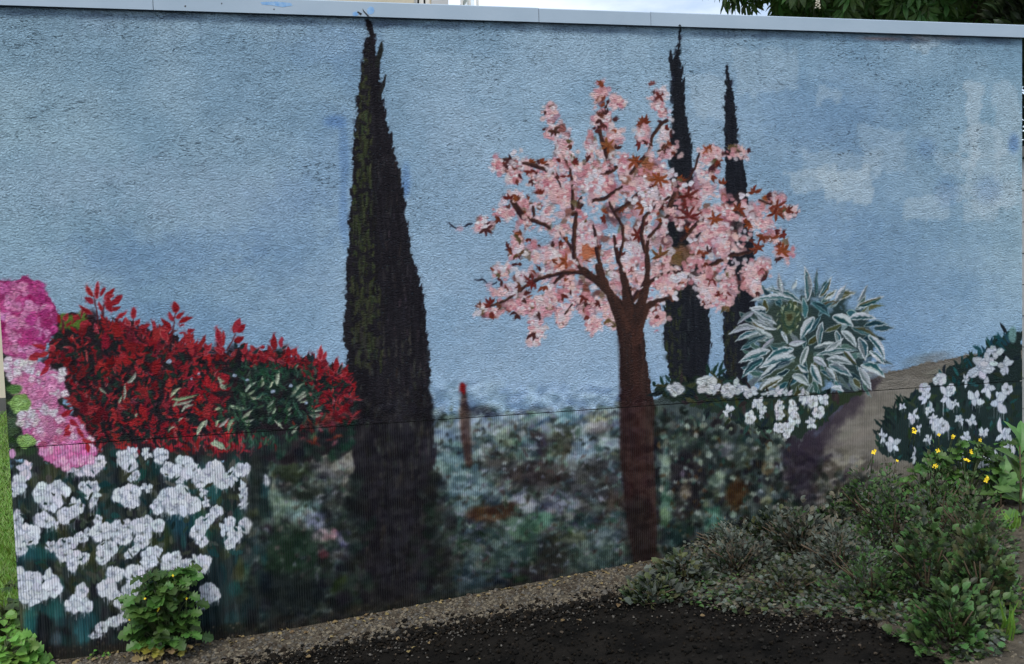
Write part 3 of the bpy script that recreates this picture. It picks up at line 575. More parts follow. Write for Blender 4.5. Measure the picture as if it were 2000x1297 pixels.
vl = [(1060,290,1040,60,34,TE,GR,WH,.1),(1110,270,1120,80,18,DT,TE,GR,0),(1135,265,1215,130,26,TE,OL,WH,.05),(1165,275,1250,212,22,OL,WH,WH,.05),(1235,275,1365,235,34,OL,(90,92,60),WH,-.12),(1235,285,1300,180,30,WH,GR,None,.05),(1368,325,1545,253,28,OL,TE,WH,.03),(1380,290,1442,182,18,WH,GR,None,.05),
      (1315,395,1500,402,32,WH,TE,WH,-.12),(1010,285,690,288,24,TE,WH,WH,.12),(1030,300,780,205,22,GR,TE,WH,.1),(905,240,880,105,26,GR,WH,LI,-.1),(960,215,995,148,20,(150,172,190),WH,None,0),(800,340,690,333,16,WH,WH,None,.1),(865,430,690,318,24,GR,WH,WH,-.1),(835,400,740,352,18,TE,GR,WH,0),
      (725,352,612,440,22,LI,GR,None,.1),(865,465,690,388,22,WH,GR,WH,-.08),(840,515,708,440,26,GR,WH,WH,-.06),(742,452,556,498,26,LI,GR,WH,.15),(750,482,598,545,24,WH,TE,WH,.12),(800,500,640,580,20,TE,DT,GR,.06),(850,522,760,610,22,GR,LI,None,.05),(825,598,620,680,38,TE,WH,WH,.08),
      (785,645,640,772,36,TE,DT,WH,.08),(975,588,775,695,44,WH,TE,WH,.12),(985,640,750,712,38,TE,WH,WH,.1),(895,665,740,792,26,DT,WH,WH,0),(905,770,748,872,38,OL,WH,WH,.12),(985,745,930,855,14,(34,44,34),None,None,.12),(960,755,1075,825,36,GR,WH,WH,-.14),(1085,680,1152,822,38,WH,TE,WH,.06),
      (1065,570,1010,716,28,WH,GR,WH,.03),(1105,385,1012,532,42,TE,WH,WH,.08),(1155,415,1130,585,30,TE,GR,WH,.06),(1085,290,1205,385,36,DT,TE,(110,150,160),-.1),(1215,385,1355,450,42,WH,TE,WH,-.14),(1240,470,1272,575,28,TE,GR,WH,.02),(1275,475,1372,580,34,WH,GR,WH,-.12),(1335,455,1520,540,30,OL,TE,GR,-.1),
      (1385,515,1428,665,44,TE,GR,WH,-.1),(1440,500,1552,670,32,WH,TE,WH,-.16),(1450,600,1550,688,26,TE,WH,WH,-.05),(1395,690,1552,775,42,TE,WH,WH,-.18),(1180,652,1350,690,32,WH,GR,WH,-.12),(1190,690,1345,765,36,GR,TE,WH,-.1),(1180,705,1242,795,28,WH,GR,None,0),(1095,640,1182,705,28,WH,LI,None,-.08),(1115,625,1385,598,24,TE,GR,WH,-.05),(1100,585,1285,560,22,WH,GR,None,-.1),
      (1290,595,1375,690,22,WH,OL,None,0),(1385,705,1465,855,36,LI,GR,WH,-.05),(890,468,932,560,18,WH,None,None,-.1),(1210,835,1295,862,20,WH,None,None,-.2),(940,560,1050,545,24,LI,WH,None,0),(1170,600,1290,520,26,GR,WH,WH,.05),(860,690,960,660,16,DT,None,None,0),(1000,690,1070,740,26,TE,WH,WH,0)]
for k, (ax, ay, bx, by, w_, c1_, c2_, e, bd) in enumerate(vl):
    i = pid(VS, ('leaf', k)); p, q_ = z8(ax, ay), z8(bx, by)
    leaf(p[0], p[1], q_[0], q_[1], w_/2.05, jit(c1_, 5), i, col2=None if c2_ is None else jit(c2_, 5), edge=e, ew=.3, bend=bd*.7)
    m = .15; leaf(p[0]+(q_[0]-p[0])*m, p[1]+(q_[1]-p[1])*m, p[0]+(q_[0]-p[0])*.9, p[1]+(q_[1]-p[1])*.9, 1.6, jit((60,84,84), 8) if c1_ == WH else jit((176,190,190), 10), None, bend=bd*.7, al=.6)
for rx, ry, c in ((24,28,(70,84,54)),(17,21,(40,70,62)),(12,14,(110,120,90)),(7,8,(60,58,34))): dab(*z8(945,385), rx, ry, c, I_VS, soft=.3, rag=.6, al=.85)
for k in range(34):
    t = RNG.uniform(0, 6.28); x, y = z8(945+70*math.cos(t), 385+85*math.sin(t)); leaf(x, y, x+RNG.normal(0, 5), y+RNG.uniform(5, 14), 3, jit([(196,204,170),(150,166,140),(40,70,66)][RNG.integers(3)], 8), None, al=.8)

# ---- azaleas: white flowers on dark green
def flower(i, x, y, rx, ry, col=(206,213,222), drip=0.0, n=None, core=(150,158,176), petal=0.0):
    if RNG.random() < petal:
        n = RNG.integers(4, 7); a0 = RNG.uniform(0, 6.28); dab(x, y, rx*.42, ry*.42, jit(col, 5), i, soft=.2, rag=.4)
        for k in range(n):
            a = a0+6.283*k/n+RNG.normal(0, .3); L = RNG.uniform(.8, 1.25); ex, ey = x+rx*L*math.cos(a), y+ry*L*math.sin(a)
            leaf(x-rx*.2*math.cos(a), y-ry*.2*math.sin(a), ex, ey, RNG.uniform(.55, .95)*min(rx, ry), jit(col, 8), i, bend=RNG.normal(0, .12), pk=1.3, edge=(140,152,170), ew=.18)
        line([(x-1, y), (x+1, y+1)], [2, 2], jit(core, 14)*.8, None, al=.7)
        for k in range(int(rx*.35) if drip else 0):
            px_ = x+RNG.uniform(-.7, .7)*rx; line([(px_, y+ry*.4), (px_+RNG.normal(0, .4), y+ry*(.8+RNG.uniform(0, drip)))], [1.6, 1.2], jit(col, 10), None, al=RNG.uniform(.25, .6))
        return
    n = n or RNG.integers(5, 8); a0 = RNG.uniform(0, 6.28)
    dab(x, y, rx*.80, ry*.76, jit(col, 4), i, soft=.15, rag=.3)
    for k in range(n):
        a = a0+6.283*k/n+RNG.normal(0, .2); f = RNG.uniform(.42, .62); pr = RNG.uniform(.34, .48)
        dab(x+rx*f*math.cos(a)-.6, y+ry*f*math.sin(a)+.8, rx*pr*1.12, ry*pr*1.12, jit((126,136,152), 10), i, soft=.3, al=.6)
        dab(x+rx*f*math.cos(a), y+ry*f*math.sin(a), rx*pr, ry*pr, jit(col, 7), i, ang=RNG.uniform(0, 3), soft=.16, rag=.25)
    for k in range(RNG.integers(4, 9)):
        a = RNG.uniform(0, 6.28); f = RNG.uniform(.1, .6); px_, py_ = x+rx*f*math.cos(a), y+ry*f*math.sin(a)
        line([(px_-rx*.14, py_+RNG.normal(0, 1.5)), (px_, py_-ry*.08), (px_+rx*.14, py_+RNG.normal(0, 2))], [1, 2.6, 1], jit(core, 14)*.86, None, al=.7)
    if RNG.random() < .4: dab(x+RNG.normal(0, 2), y+RNG.normal(0, 2), 2.6, 2.6, (84,92,90), None, soft=.5, al=.8)
    if drip:
        for k in range(int(rx*.5)):
            px_ = x+RNG.uniform(-.8, .8)*rx; line([(px_, y+ry*.45), (px_+RNG.normal(0, .4), y+ry*(.8+RNG.uniform(0, drip)))], [1.6, 1.2], jit(col, 10), None, al=RNG.uniform(.25, .6))
def spiky(i, pts, n, cols, L0, L1, w0, w1, up=-1.57, sp=1.0):
    for x, y in inpoly(pts, n):
        a = up+RNG.normal(0, sp); L = RNG.uniform(L0, L1); leaf(x, y, x+L*math.cos(a), y+L*math.sin(a), RNG.uniform(w0, w1), jit(cols[RNG.integers(len(cols))], 6), i, bend=RNG.normal(0, .06))
GRN = [(28,48,40),(24,40,44),(40,54,34),(20,32,34),(34,60,56)]
AZ = 'painted_white_azalea'
I_A1 = pid((AZ, 1), None, 'painted low white azalea at the foot of the variegated shrub')
reg = [z8(*p) for p in ((90,850),(160,810),(350,770),(480,760),(640,780),(760,870),(1000,880),(1200,870),(1270,930),(1170,1060),(1000,1150),(760,1100),(620,1060),(400,960),(250,930))]
poly(reg, (34,48,40), I_A1, rag=8); poly([z8(*p) for p in ((1180,870),(1420,840),(1400,880),(1300,930),(1180,940))], (40,52,34), I_A1, rag=8, soft=4)
spiky(I_A1, reg, 170, GRN+[(60,66,40),(48,42,44)], 12, 28, 5, 9, sp=1.3)
for a_ in ((100,820,80,800),(150,815,130,765),(190,800,165,760),(440,740,425,690),(460,750,490,685),(500,740,525,670),(480,760,540,720),(640,860,570,830),(430,760,420,700),(520,800,580,790),(380,880,400,820),(640,890,630,850)):
    p, q_ = z8(a_[0], a_[1]), z8(a_[2], a_[3]); leaf(p[0], p[1], q_[0]+(q_[0]-p[0])*.2, q_[1]+(q_[1]-p[1])*.2, 7, jit((30,58,50), 6), I_A1)
for k, (zx, zy, rx, ry) in enumerate(((230,845,66,46),(420,810,70,62),(470,840,40,50),(610,830,70,62),(560,850,50,60),(700,860,52,46),(745,930,42,46),(775,970,30,30),(880,960,30,60),(885,1010,40,30),(965,960,32,56),(1040,890,34,60),(1095,920,44,50),(1160,905,40,44),(1130,985,46,40),(695,1020,42,50),(770,1012,18,26),(880,1085,40,36),(940,1085,40,34),(980,1030,46,46),(930,1130,26,26),(1085,1055,40,40),(555,980,40,40),(860,860,60,44),(810,870,50,26),(930,865,40,30))):
    x, y = z8(zx, zy); flower(pid((AZ, 1), ('flower', k)), x, y, rx/3.24, ry/3.24, (206,212,216), .5 if y > 770 else 0, core=(150,152,146), petal=.45)
I_A2 = pid((AZ, 2), None, 'painted white azalea at the right end of the wall')
z7 = Z(1650, 600, 1.86)
reg = [z7(*p) for p in ((110,500),(150,400),(240,320),(330,260),(400,205),(470,180),(540,130),(580,95),(640,80),(660,600),(560,640),(330,600),(150,540))]
poly(reg, (30,46,46), I_A2, rag=6)
spiky(I_A2, reg, 240, GRN+[(26,70,72),(22,34,44)], 10, 26, 5, 9, sp=1.0)
spiky(I_A2, [z7(*p) for p in ((110,470),(200,350),(250,340),(160,480))], 40, [(18,34,34),(26,44,38)], 16, 28, 4, 7, up=-2.3, sp=.35)
spiky(I_A2, [z7(*p) for p in ((330,270),(470,190),(560,120),(600,130),(400,260))], 26, [(26,50,46),(24,76,84)], 14, 26, 5, 8, sp=.45)
for a_ in ((520,180,495,140),(530,140,534,108),(590,140,560,110),(600,130,575,90),(610,120,600,80),(580,150,548,125)):
    p, q_ = z7(a_[0], a_[1]), z7(a_[2], a_[3]); leaf(p[0], p[1], q_[0], q_[1], 7, jit((24,66,78), 8), I_A2)
dab(*z7(610,100), 9, 16, (110,150,150), I_A2, soft=.4)
for k, (zx, zy, rx, ry) in enumerate(((545,165,30,26),(490,222,44,34),(520,200,30,26),(580,212,26,34),(345,262,24,22),(290,325,22,40),(290,295,20,20),(370,325,26,40),(385,300,20,20),(438,262,12,24),(520,292,30,36),(475,330,30,30),(560,345,36,40),(590,300,20,20),(250,395,22,24),(310,370,18,24),(350,430,32,30),(320,410,18,26),(418,408,16,20),(460,412,22,20),(210,360,12,14),(175,500,24,28),(140,470,14,28),(580,460,26,54),(595,500,20,40),(440,472,18,18),(505,452,20,16),(490,560,16,36),(515,560,18,30),(300,480,16,18),(600,545,13,26),(420,540,13,26),(545,540,12,20),(270,440,14,18),(400,350,14,20),(250,540,10,30))):
    x, y = z7(zx, zy); flower(pid((AZ, 2), ('flower', k)), x, y, rx/1.86*1.12, ry/1.86*1.15, (200,208,218), .8 if y > 770 else 0, petal=.75)

# ---- red shrub
RS = 'painted_red_shrub'
I_RS = pid(RS, None, 'painted shrub with red young leaves left of the tall cypress'); I_RL = pid(RS, 'red_leaves'); I_PL = pid(RS, 'pale_leaves')
zA = Z(0, 440, 2.82); zB = Z(400, 540, 3.6)
body = [(78,722),(100,660),(112,622),(160,612),(200,618),(262,636),(330,648),(380,680),(430,692),(480,684),(530,690),(600,698),(650,716),(690,736),(692,800),(690,880),(600,900),(480,910),(330,892),(215,898),(180,872),(140,820),(122,760)]
poly(body, (36,30,36), I_RS, rag=10)
for k in range(420):
    x, y = inpoly(body, 1)[0]; c = [(28,40,38),(40,26,34),(24,30,36),(50,26,34),(30,50,42)][RNG.integers(5)]
    if x > 470 and y > 715: c = [(24,44,38),(22,34,34),(26,60,48),(18,26,30)][RNG.integers(4)]
    dab(x, y, RNG.uniform(6, 18), RNG.uniform(5, 12), jit(c, 5), None, ang=RNG.uniform(0, 3), soft=.6, al=.7)
dab(140, 628, 26, 18, (92,120,48), I_RS, soft=.3, rag=.7); dab(532, 730, 34, 20, (36,92,66), None, soft=.6, al=.7)
RED = [(146,30,42),(128,26,36),(160,38,44),(108,24,36),(86,24,36),(120,30,40)]
def redz(pts, n, cols=RED, L0=10, L1=26, up=-1.57, sp=.8, w0=3, w1=6.4):
    for x, y in inpoly(pts, int(n*.86)):
        a = up+RNG.normal(0, sp); L = RNG.uniform(L0, L1); c = cols[RNG.integers(len(cols))]
        leaf(x, y, x+L*math.cos(a), y+L*math.sin(a), RNG.uniform(w0, w1), jit(c, 9), I_RL, bend=RNG.normal(0, .07), edge=jit((196,110,116), 14) if RNG.random() < .13 else None, ew=.3)
redz([(90,720),(110,650),(160,616),(262,640),(330,655),(300,720),(230,730),(120,720)], 190, sp=1.1)
redz([(250,640),(330,650),(430,695),(480,690),(440,740),(330,720)], 110)
redz([(120,740),(240,740),(250,870),(200,890),(150,820)], 170, [(128,26,38),(104,24,36),(146,34,44),(80,26,36)], sp=1.3)
redz([(200,800),(330,790),(430,800),(470,880),(330,890),(215,895)], 200, sp=1.2)
redz([(250,720),(340,710),(340,800),(250,800)], 90, [(70,24,36),(90,26,38),(54,24,36)], sp=1.3)
redz([(330,720),(440,730),(440,860),(350,800)], 80, sp=1.2)
redz([(400,740),(440,740),(440,860),(405,850)], 70)
redz([(480,690),(600,700),(690,740),(600,735),(560,720),(470,720)], 170)
redz([(600,700),(690,735),(690,830),(620,840),(600,760)], 220, sp=1.1)
redz([(400,850),(480,850),(480,880),(420,895)], 60)
redz([(560,840),(640,800),(680,860),(600,880)], 40, [(90,30,36),(110,44,36)], sp=1.2)
redz([(350,860),(540,860),(480,905),(330,895)], 60, [(110,24,32),(130,28,38)], sp=1.3)
for k in range(85):
    x, y = inpoly([(110,660),(250,640),(420,690),(470,700),(450,860),(220,880),(140,790)], 1)[0]; a = -1.57+RNG.normal(0, .6); c = jit(RED[RNG.integers(4)], 8)*RNG.uniform(.85, 1.15); L = RNG.uniform(20, 36)
    for j in range(4):
        px_, py_ = x+math.cos(a)*L*j/4, y+math.sin(a)*L*j/4
        for s in (-1, 1): b_ = a+s*.75; l_ = RNG.uniform(10, 15); leaf(px_, py_, px_+math.cos(b_)*l_, py_+math.sin(b_)*l_, 5, c, I_RL)
    leaf(x+math.cos(a)*L*.8, y+math.sin(a)*L*.8, x+math.cos(a)*(L+12), y+math.sin(a)*(L+12), 6, c, I_RL)
for k in range(300):
    x, y = inpoly([(120,690),(250,670),(420,710),(640,740),(680,800),(450,870),(220,870),(150,790)], 1)[0]; a = RNG.uniform(-2.9, -.2); L = RNG.uniform(9, 22); leaf(x, y, x+L*math.cos(a), y+L*math.sin(a), RNG.uniform(4, 8), jit([(24,36,36),(30,24,32),(30,54,44),(20,28,34)][RNG.integers(4)], 5), I_RS, bend=RNG.normal(0, .1), al=.9)
for k in range(150):
    x, y = inpoly([(450,712),(600,715),(640,760),(620,860),(440,880),(430,800)], 1)[0]; a = RNG.uniform(-2.9, -.2); L = RNG.uniform(10, 24); leaf(x, y, x+L*math.cos(a), y+L*math.sin(a), RNG.uniform(4, 8), jit([(24,44,38),(20,34,34),(34,66,52),(18,28,32)][RNG.integers(4)], 5), I_RS, bend=RNG.normal(0, .1), al=.9)
# sprigs against the sky
def stem(f, P, w_=2.2, c=(92,30,38)): line([f(*p) for p in P], [w_*1.3, w_*.8], c, I_RL)
def lf(f, ax, ay, bx, by, w_, c=None, i=None):
    p, q_ = f(ax, ay), f(bx, by); leaf(p[0], p[1], q_[0], q_[1], w_, jit(c or (150,34,44), 8), I_RL if i is None else i, edge=jit((186,96,104), 12) if RNG.random() < .4 else None, ew=.25, bend=RNG.normal(0, .05))
stem(zA, [(545,560),(530,450),(515,385)]); stem(zA, [(600,560),(560,480),(590,400),(600,380)]); stem(zA, [(715,650),(735,540),(737,500)]); stem(zA, [(920,710),(950,600),(968,470)]); stem(zA, [(640,520),(660,490)]); stem(zA, [(1050,750),(1100,670)]); stem(zA, [(1220,690),(1230,640)]); stem(zA, [(1250,690),(1300,600)])
for a_ in ((530,410,542,305,10),(512,395,475,328,11),(556,390,577,340,7),(578,395,630,343,9),(570,410,632,380,8),(518,432,463,396,9),(514,490,432,438,11),(612,440,677,385,12),(600,470,668,446,9),(590,430,600,390,12),(640,512,702,476,9),(620,480,575,420,12),(560,470,540,420,8),(620,450,590,400,10),(735,520,737,447,10),(718,560,692,505,9),(742,555,772,518,9),(765,568,828,543,9),(845,580,846,524,8),(966,482,962,418,13),(955,528,928,478,9),(970,515,1016,478,9),(985,533,1066,510,10),(985,556,1018,548,6),(945,582,888,512,11),(1033,586,1076,572,7),(1012,600,1055,638,9),(940,584,860,564,10),(985,592,1030,590,4),(1090,695,1135,605,9),(1125,720,1165,648,9),(1060,720,1040,650,8),(1218,652,1192,555,10),(1229,655,1228,583,8),(1288,597,1325,513,12),(1306,590,1352,545,11),(1288,642,1338,610,10),(1242,692,1180,672,10),(1330,700,1365,650,8),(1400,700,1380,660,8),(860,640,848,560,16),(920,640,880,570,14),(330,540,300,470,12),(360,530,372,480,10),(400,520,430,490,9),(310,560,285,575,9),(440,560,490,520,12)):
    lf(zA, *a_)
for a_ in ((270,700,180,715,13),(260,660,185,640,11),(290,730,235,790,13),(240,690,200,650,10),(300,660,270,690,12),(400,1080,330,1050,10),(440,1090,430,1040,9),(470,1120,440,1070,10),(450,1150,380,1180,11),(500,1190,470,1240,10),(380,1130,360,1150,8),(420,1190,400,1220,9),(490,1170,520,1200,8)): lf(zA, *a_, c=(160,36,48))
for a_ in ((120,500,78,345,12),(126,490,130,383,7),(213,395,248,292,13),(228,385,288,338,10),(205,462,272,424,11),(255,505,285,465,9),(270,550,300,500,9),(130,548,66,496,9),(490,520,485,400,13),(532,500,543,420,9),(460,545,455,482,6),(420,560,328,492,9),(415,510,400,478,8),(590,565,585,485,11),(620,560,642,500,12),(810,600,820,482,12),(828,590,856,525,9),(920,670,926,568,12),(960,700,1000,670,9),(900,700,870,650,9),(0,560,45,470,10),(20,520,0,470,10)):
    lf(zB, *a_)
for a_ in ((330,540,390,490,9),(545,520,580,478,8),(740,600,725,540,9),(755,600,760,545,7),(935,690,972,600,8),(215,510,215,460,8),(250,510,275,470,7),(80,540,10,530,7)): lf(zB, *a_, c=(28,48,52))
for a_ in ((950,540,1000,560,7),(1100,1150,1160,1080,6)): pass
PAL = (178,192,168)
for a_ in ((508,765,520,655,16),(458,782,492,728,9),(402,780,405,700,10),(285,812,362,738,12),(300,842,356,795,10),(318,848,412,822,10),(318,864,412,862,8),(612,832,702,750,14),(640,852,716,800,11),(650,872,756,822,14),(660,880,730,872,7),(290,932,168,908,14),(258,1002,338,938,14),(268,1022,352,1000,9),(280,1038,330,1040,7),(436,934,488,868,11),(445,962,472,918,10),(474,966,496,916,8),(568,952,612,918,9),(735,975,828,972,14),(750,942,822,938,9),(168,1098,232,982,15),(78,1055,112,1008,11),(92,1062,175,996,11),(100,728,155,772,9),(108,770,152,800,8),(488,1010,520,1062,8),(522,1012,552,1072,8),(65,938,135,940,10),(610,1110,655,1050,10),(40,1165,142,1212,14),(60,1150,110,1200,8),(0,1060,18,1010,10),(580,980,612,960,7),(250,820,285,850,7),(640,640,660,625,6)):
    p, q_ = zB(a_[0], a_[1]), zB(a_[2], a_[3]); c = jit(PAL, 14)
    leaf(p[0], p[1], q_[0], q_[1], a_[4]/3.6*2.0, c*.75, I_PL, col2=c, bend=RNG.normal(0, .08))
for a_ in ((702,868,748,808,12),(682,968,690,868,9),(660,985,672,940,8),(938,948,1000,898,10),(945,962,1085,935,12),(960,985,1070,962,9),(1000,1030,1068,988,11),(950,1000,980,960,8),(1085,1155,1142,1072,13),(545,890,590,925,8),(760,1040,740,1060,8),(1160,1200,1250,1240,10),(930,1130,970,1110,8),(980,1080,1010,1060,8),(1200,830,1240,860,9),(1210,880,1250,900,8)):
    p, q_ = zA(a_[0], a_[1]), zA(a_[2], a_[3]); c = jit(PAL, 14); leaf(p[0], p[1], q_[0], q_[1], a_[4]/2.82*1.7, c*.75, I_PL, col2=c, bend=RNG.normal(0, .08))
for k in range(170):
    x, y = inpoly([(450,715),(620,730),(620,860),(440,880),(430,800)], 1)[0]; a = RNG.uniform(-2.6, -.4); L = RNG.uniform(10, 24); leaf(x, y, x+L*math.cos(a), y+L*math.sin(a), RNG.uniform(3, 6), jit((52,84,66), 14), I_RS, bend=RNG.normal(0, .08), al=.8)
for x, y in ((458,733),(483,742),(598,788),(568,754),(534,765),(388,730),(374,740),(330,705)): dab(x, y, 4, 3.5, (160,178,200), None, soft=.4, rag=.8)
for k in range(40): x = RNG.uniform(470, 600); line([(x, RNG.uniform(850, 870)), (x+RNG.normal(0, 6), RNG.uniform(880, 930))], [1.5, 1], (60,90,80), None, al=.35)

# ---- left azalea
I_A0 = pid((AZ, 0), None, 'large painted white azalea at the left end of the wall')
reg = [(20,890),(60,905),(130,900),(215,890),(330,885),(480,905),(530,915),(520,1000),(470,1060),(460,1140),(440,1310),(20,1320)]
x0, y0, a, s_ = poly(reg, (34,44,44), I_A0, rag=8, soft=2)
for k in range(560):
    x, y = RNG.uniform(20, 520), RNG.uniform(890, 1300); c = [(28,40,40),(22,30,36),(58,62,38),(26,66,68),(40,48,44),(24,44,44),(30,30,38)][RNG.integers(7)]
    if y > 1190: c = [(24,28,34),(22,30,34),(28,54,56),(26,28,32)][RNG.integers(4)] if x > 70 else (62,66,42)
    dab(x, y, RNG.uniform(5, 16), RNG.uniform(8, 24), jit(c, 5), I_A0 if x < 500 else None, soft=.6, al=.65)
for x, y, rx, ry, c in ((60,1215,12,26,(40,104,104)),(110,1190,16,24,(44,98,96)),(160,1240,14,30,(44,98,104)),(170,1215,18,20,(28,70,76)),(70,1080,30,16,(28,80,86)),(355,1020,30,30,(24,62,76)),(110,1250,10,14,(70,86,96)),(395,1030,20,30,(30,78,70)),(310,1050,22,26,(54,64,36)),(400,1150,40,70,(24,40,44)),(100,930,22,26,(64,66,44)),(170,1090,26,24,(64,68,42)),(190,960,22,20,(60,62,48)),(420,960,20,26,(30,80,80))):
    dab(x, y, rx, ry, c, None, soft=.7, al=.75, rag=.4)
x0, y0, a, s_ = poly_mask(reg); CV[s_] += (a*(NZ_V[s_]-.5)*22)[..., None]
spiky(I_A0, [(60,900),(480,900),(500,1080),(100,1180)], 150, [(26,46,42),(44,54,42),(60,66,56),(22,60,58),(30,38,36),(70,78,72)], 14, 34, 7, 13, sp=1.4)
z6 = Z(0, 850, 2.9)
fl = [(150,185,58,56),(110,275,36,50),(85,320,24,26),(250,330,60,60),(330,310,56,56),(290,385,56,40),(440,395,42,40),(375,455,50,50),(420,430,30,30),(250,485,58,38),(310,505,30,22),(515,295,46,34),(530,350,24,60),(470,290,24,22),(700,130,36,44),(750,110,34,40),(735,170,44,34),(830,108,28,36),(905,115,36,44),(930,110,24,30),(960,195,46,44),(1040,180,56,60),(1100,200,36,44),(1020,250,26,24),(690,340,54,46),(745,325,44,50),(740,375,50,34),(830,298,44,28),(890,405,40,40),(950,350,50,56),(1020,340,56,56),(1080,390,56,46),(1000,410,70,40),(1168,383,24,32),(1130,262,36,36),(1150,320,26,26),(1210,200,56,54),(1180,230,40,40),(1260,260,46,44),(1310,240,40,44),(1370,195,44,36),(1375,310,26,50),(1380,360,18,60),(1225,430,34,34),(1190,470,30,30),(1150,500,40,40),(1120,545,40,40),(1140,595,34,34),(1275,525,42,44),(1310,490,24,30),(1330,560,36,44),(1305,610,30,36),(1390,510,34,44),(555,478,24,26),(575,545,56,54),(500,545,20,20),(670,540,46,56),(720,520,36,44),(700,585,50,28),(780,510,36,40),(830,490,40,34),(815,550,46,50),(895,510,32,40),(800,605,36,36),(600,650,50,44),(630,640,34,44),(585,690,40,40),(355,630,42,44),(400,610,40,32),(370,680,46,34),(460,580,40,28),(440,700,50,36),(410,735,30,40),(480,690,24,26),(290,630,30,28),(103,480,26,52),(100,570,30,60),(160,550,54,46),(180,580,36,36),(115,640,34,44),(760,655,28,24),(730,678,24,20),(850,690,50,54),(890,655,30,28),(840,730,42,30),(970,725,60,54),(1000,690,24,34),(1060,740,40,44),(1100,715,28,34),(1150,715,40,42),(1140,750,34,30),(130,800,44,54),(190,820,44,44),(160,880,60,60),(120,870,34,44),(290,810,46,54),(300,870,54,46),(240,880,50,46),(180,930,60,40),(420,960,54,46),(470,955,50,44),(465,880,34,42),(500,985,20,20),(650,790,50,44),(610,860,54,50),(640,900,34,34),(770,780,60,44),(760,840,48,44),(740,890,44,50),(690,940,40,44),(710,970,30,20),(1185,890,42,54),(1215,905,30,36),(1140,950,30,30),(575,1090,36,32),(640,1060,36,28),(700,1035,40,24),(540,1135,36,14),(745,1020,16,10),(400,180,40,40),(460,190,44,44),(520,190,46,40),(560,150,40,44),(920,825,34,28),(950,810,22,18),(770,225,24,26),(745,250,18,20),(1510,260,14,30)]
for k, (zx, zy, rx, ry) in enumerate(fl):
    x, y = z6(zx, zy); flower(pid((AZ, 0), ('flower', k)), x, y, rx/2.9*1.18, ry/2.9*1.18, (207,213,221) if zy > 215 or zx > 580 else (212,206,218), .75, petal=.22)
for k in range(55):
    x, y = RNG.uniform(40, 480), RNG.uniform(905, 1150); a = RNG.uniform(-2.8, -.3); L = RNG.uniform(9, 16) if ID[tuple(int(q_[0]) for q_ in cv([x], [y])[::-1])] != I_A0 else 20; leaf(x, y, x+L*math.cos(a), y+L*math.sin(a), RNG.uniform(3, 7), jit([(26,46,44),(34,44,34),(64,72,62),(24,58,60)][RNG.integers(4)], 6), I_A0)

# ---- hydrangea
HY = 'painted_hydrangea'
I_H = pid(HY, None, 'painted pink hydrangea at the left edge of the wall')
poly([(-30,560),(30,600),(60,700),(120,740),(130,790),(160,850),(190,890),(150,910),(60,905),(20,900),(-30,880)], (40,48,44), I_H, rag=8)
for k in range(40): dab(RNG.uniform(0, 60), RNG.uniform(700, 890), RNG.uniform(6, 14), RNG.uniform(5, 10), jit((52,70,52), 10), I_H, soft=.5)
def floret(i, x, y, r, col):
    c = jit(col, 9); a0 = RNG.uniform(0, 1.57)
    dab(x+.5, y+1, r*1.15, r*1.08, c*np.array([.80, .62, .74]), i, soft=.3, al=.6)
    for k in range(4): dab(x+r*.58*math.cos(a0+1.57*k), y+r*.58*math.sin(a0+1.57*k), r*.50, r*.46, jit(c, 8), i, soft=.2, al=.95)
    dab(x, y, r*.22, r*.22, c*.72, None, soft=.5, al=.7)
def head(name, pts, n, cols, r, base):
    i = pid(HY, name); poly(pts, base, i, rag=8, soft=2)
    for k, (x, y) in enumerate(inpoly(pts, n)): floret(i, x, y, RNG.uniform(.75, 1.2)*r, cols[RNG.integers(len(cols))])
head(('flower_head', 0), [(-30,545),(45,543),(80,558),(100,590),(108,620),(105,650),(92,680),(70,700),(50,712),(30,700),(20,690),(-30,660)], 110, [(198,78,148),(212,112,168),(178,58,126),(222,140,186)], 9, (160,54,112))
for k in range(40): x, y = inpoly([(5,580),(60,590),(80,640),(60,700),(30,690),(10,620)], 1)[0]; floret(pid(HY, ('flower_head', 0)), x, y, RNG.uniform(8, 12), (222,146,190) if k % 3 else (196,70,142))
head(('flower_head', 1), [(10,700),(60,705),(100,720),(126,745),(128,765),(100,790),(60,780),(20,750)], 80, [(222,190,210),(226,150,190),(228,216,226),(214,130,176)], 8, (200,140,176))
head(('flower_head', 2), [(60,790),(110,785),(125,800),(165,840),(180,870),(150,890),(90,880),(50,850),(40,830)], 95, [(222,160,194),(210,124,168),(228,200,216),(200,110,150)], 8, (190,120,160))
head(('flower_head', 3), [(80,870),(150,865),(185,880),(180,900),(130,912),(85,900)], 55, [(220,120,178),(214,150,190),(226,180,206)], 8, (196,110,160))
for k in range(60):
    x, y = [(RNG.uniform(10, 60), RNG.uniform(705, 725)), (RNG.uniform(95, 128), RNG.uniform(725, 770)), (RNG.uniform(40, 70), RNG.uniform(800, 830)), (RNG.uniform(60, 110), RNG.uniform(790, 810))][RNG.integers(4)]
    floret(pid(HY, ('flower_head', 1)) if y < 780 else pid(HY, ('flower_head', 2)), x, y, RNG.uniform(6, 9), (226,220,228))
for k in range(40): x, y = RNG.uniform(30, 110), RNG.uniform(740, 790); floret(pid(HY, ('flower_head', 1)), x, y, RNG.uniform(6, 10), (222,146,188))
for k, (x, y, rx, ry) in enumerate(((40,786,19,17),(50,862,16,13))):
    i = pid(HY, ('green_head', k)); dab(x, y, rx, ry, (128,164,92), i, soft=.2, rag=.4)
    for j in range(16): dab(x+RNG.normal(0, rx*.45), y+RNG.normal(0, ry*.45), 5, 4, jit((142,182,104), 10), i, soft=.4, al=.8)
dab(28, 760, 14, 10, (90,130,70), I_H, soft=.4); dab(24, 886, 6, 9, (200,150,190), I_H, soft=.3)
for a_ in ((180,1080,330,1050),): pass
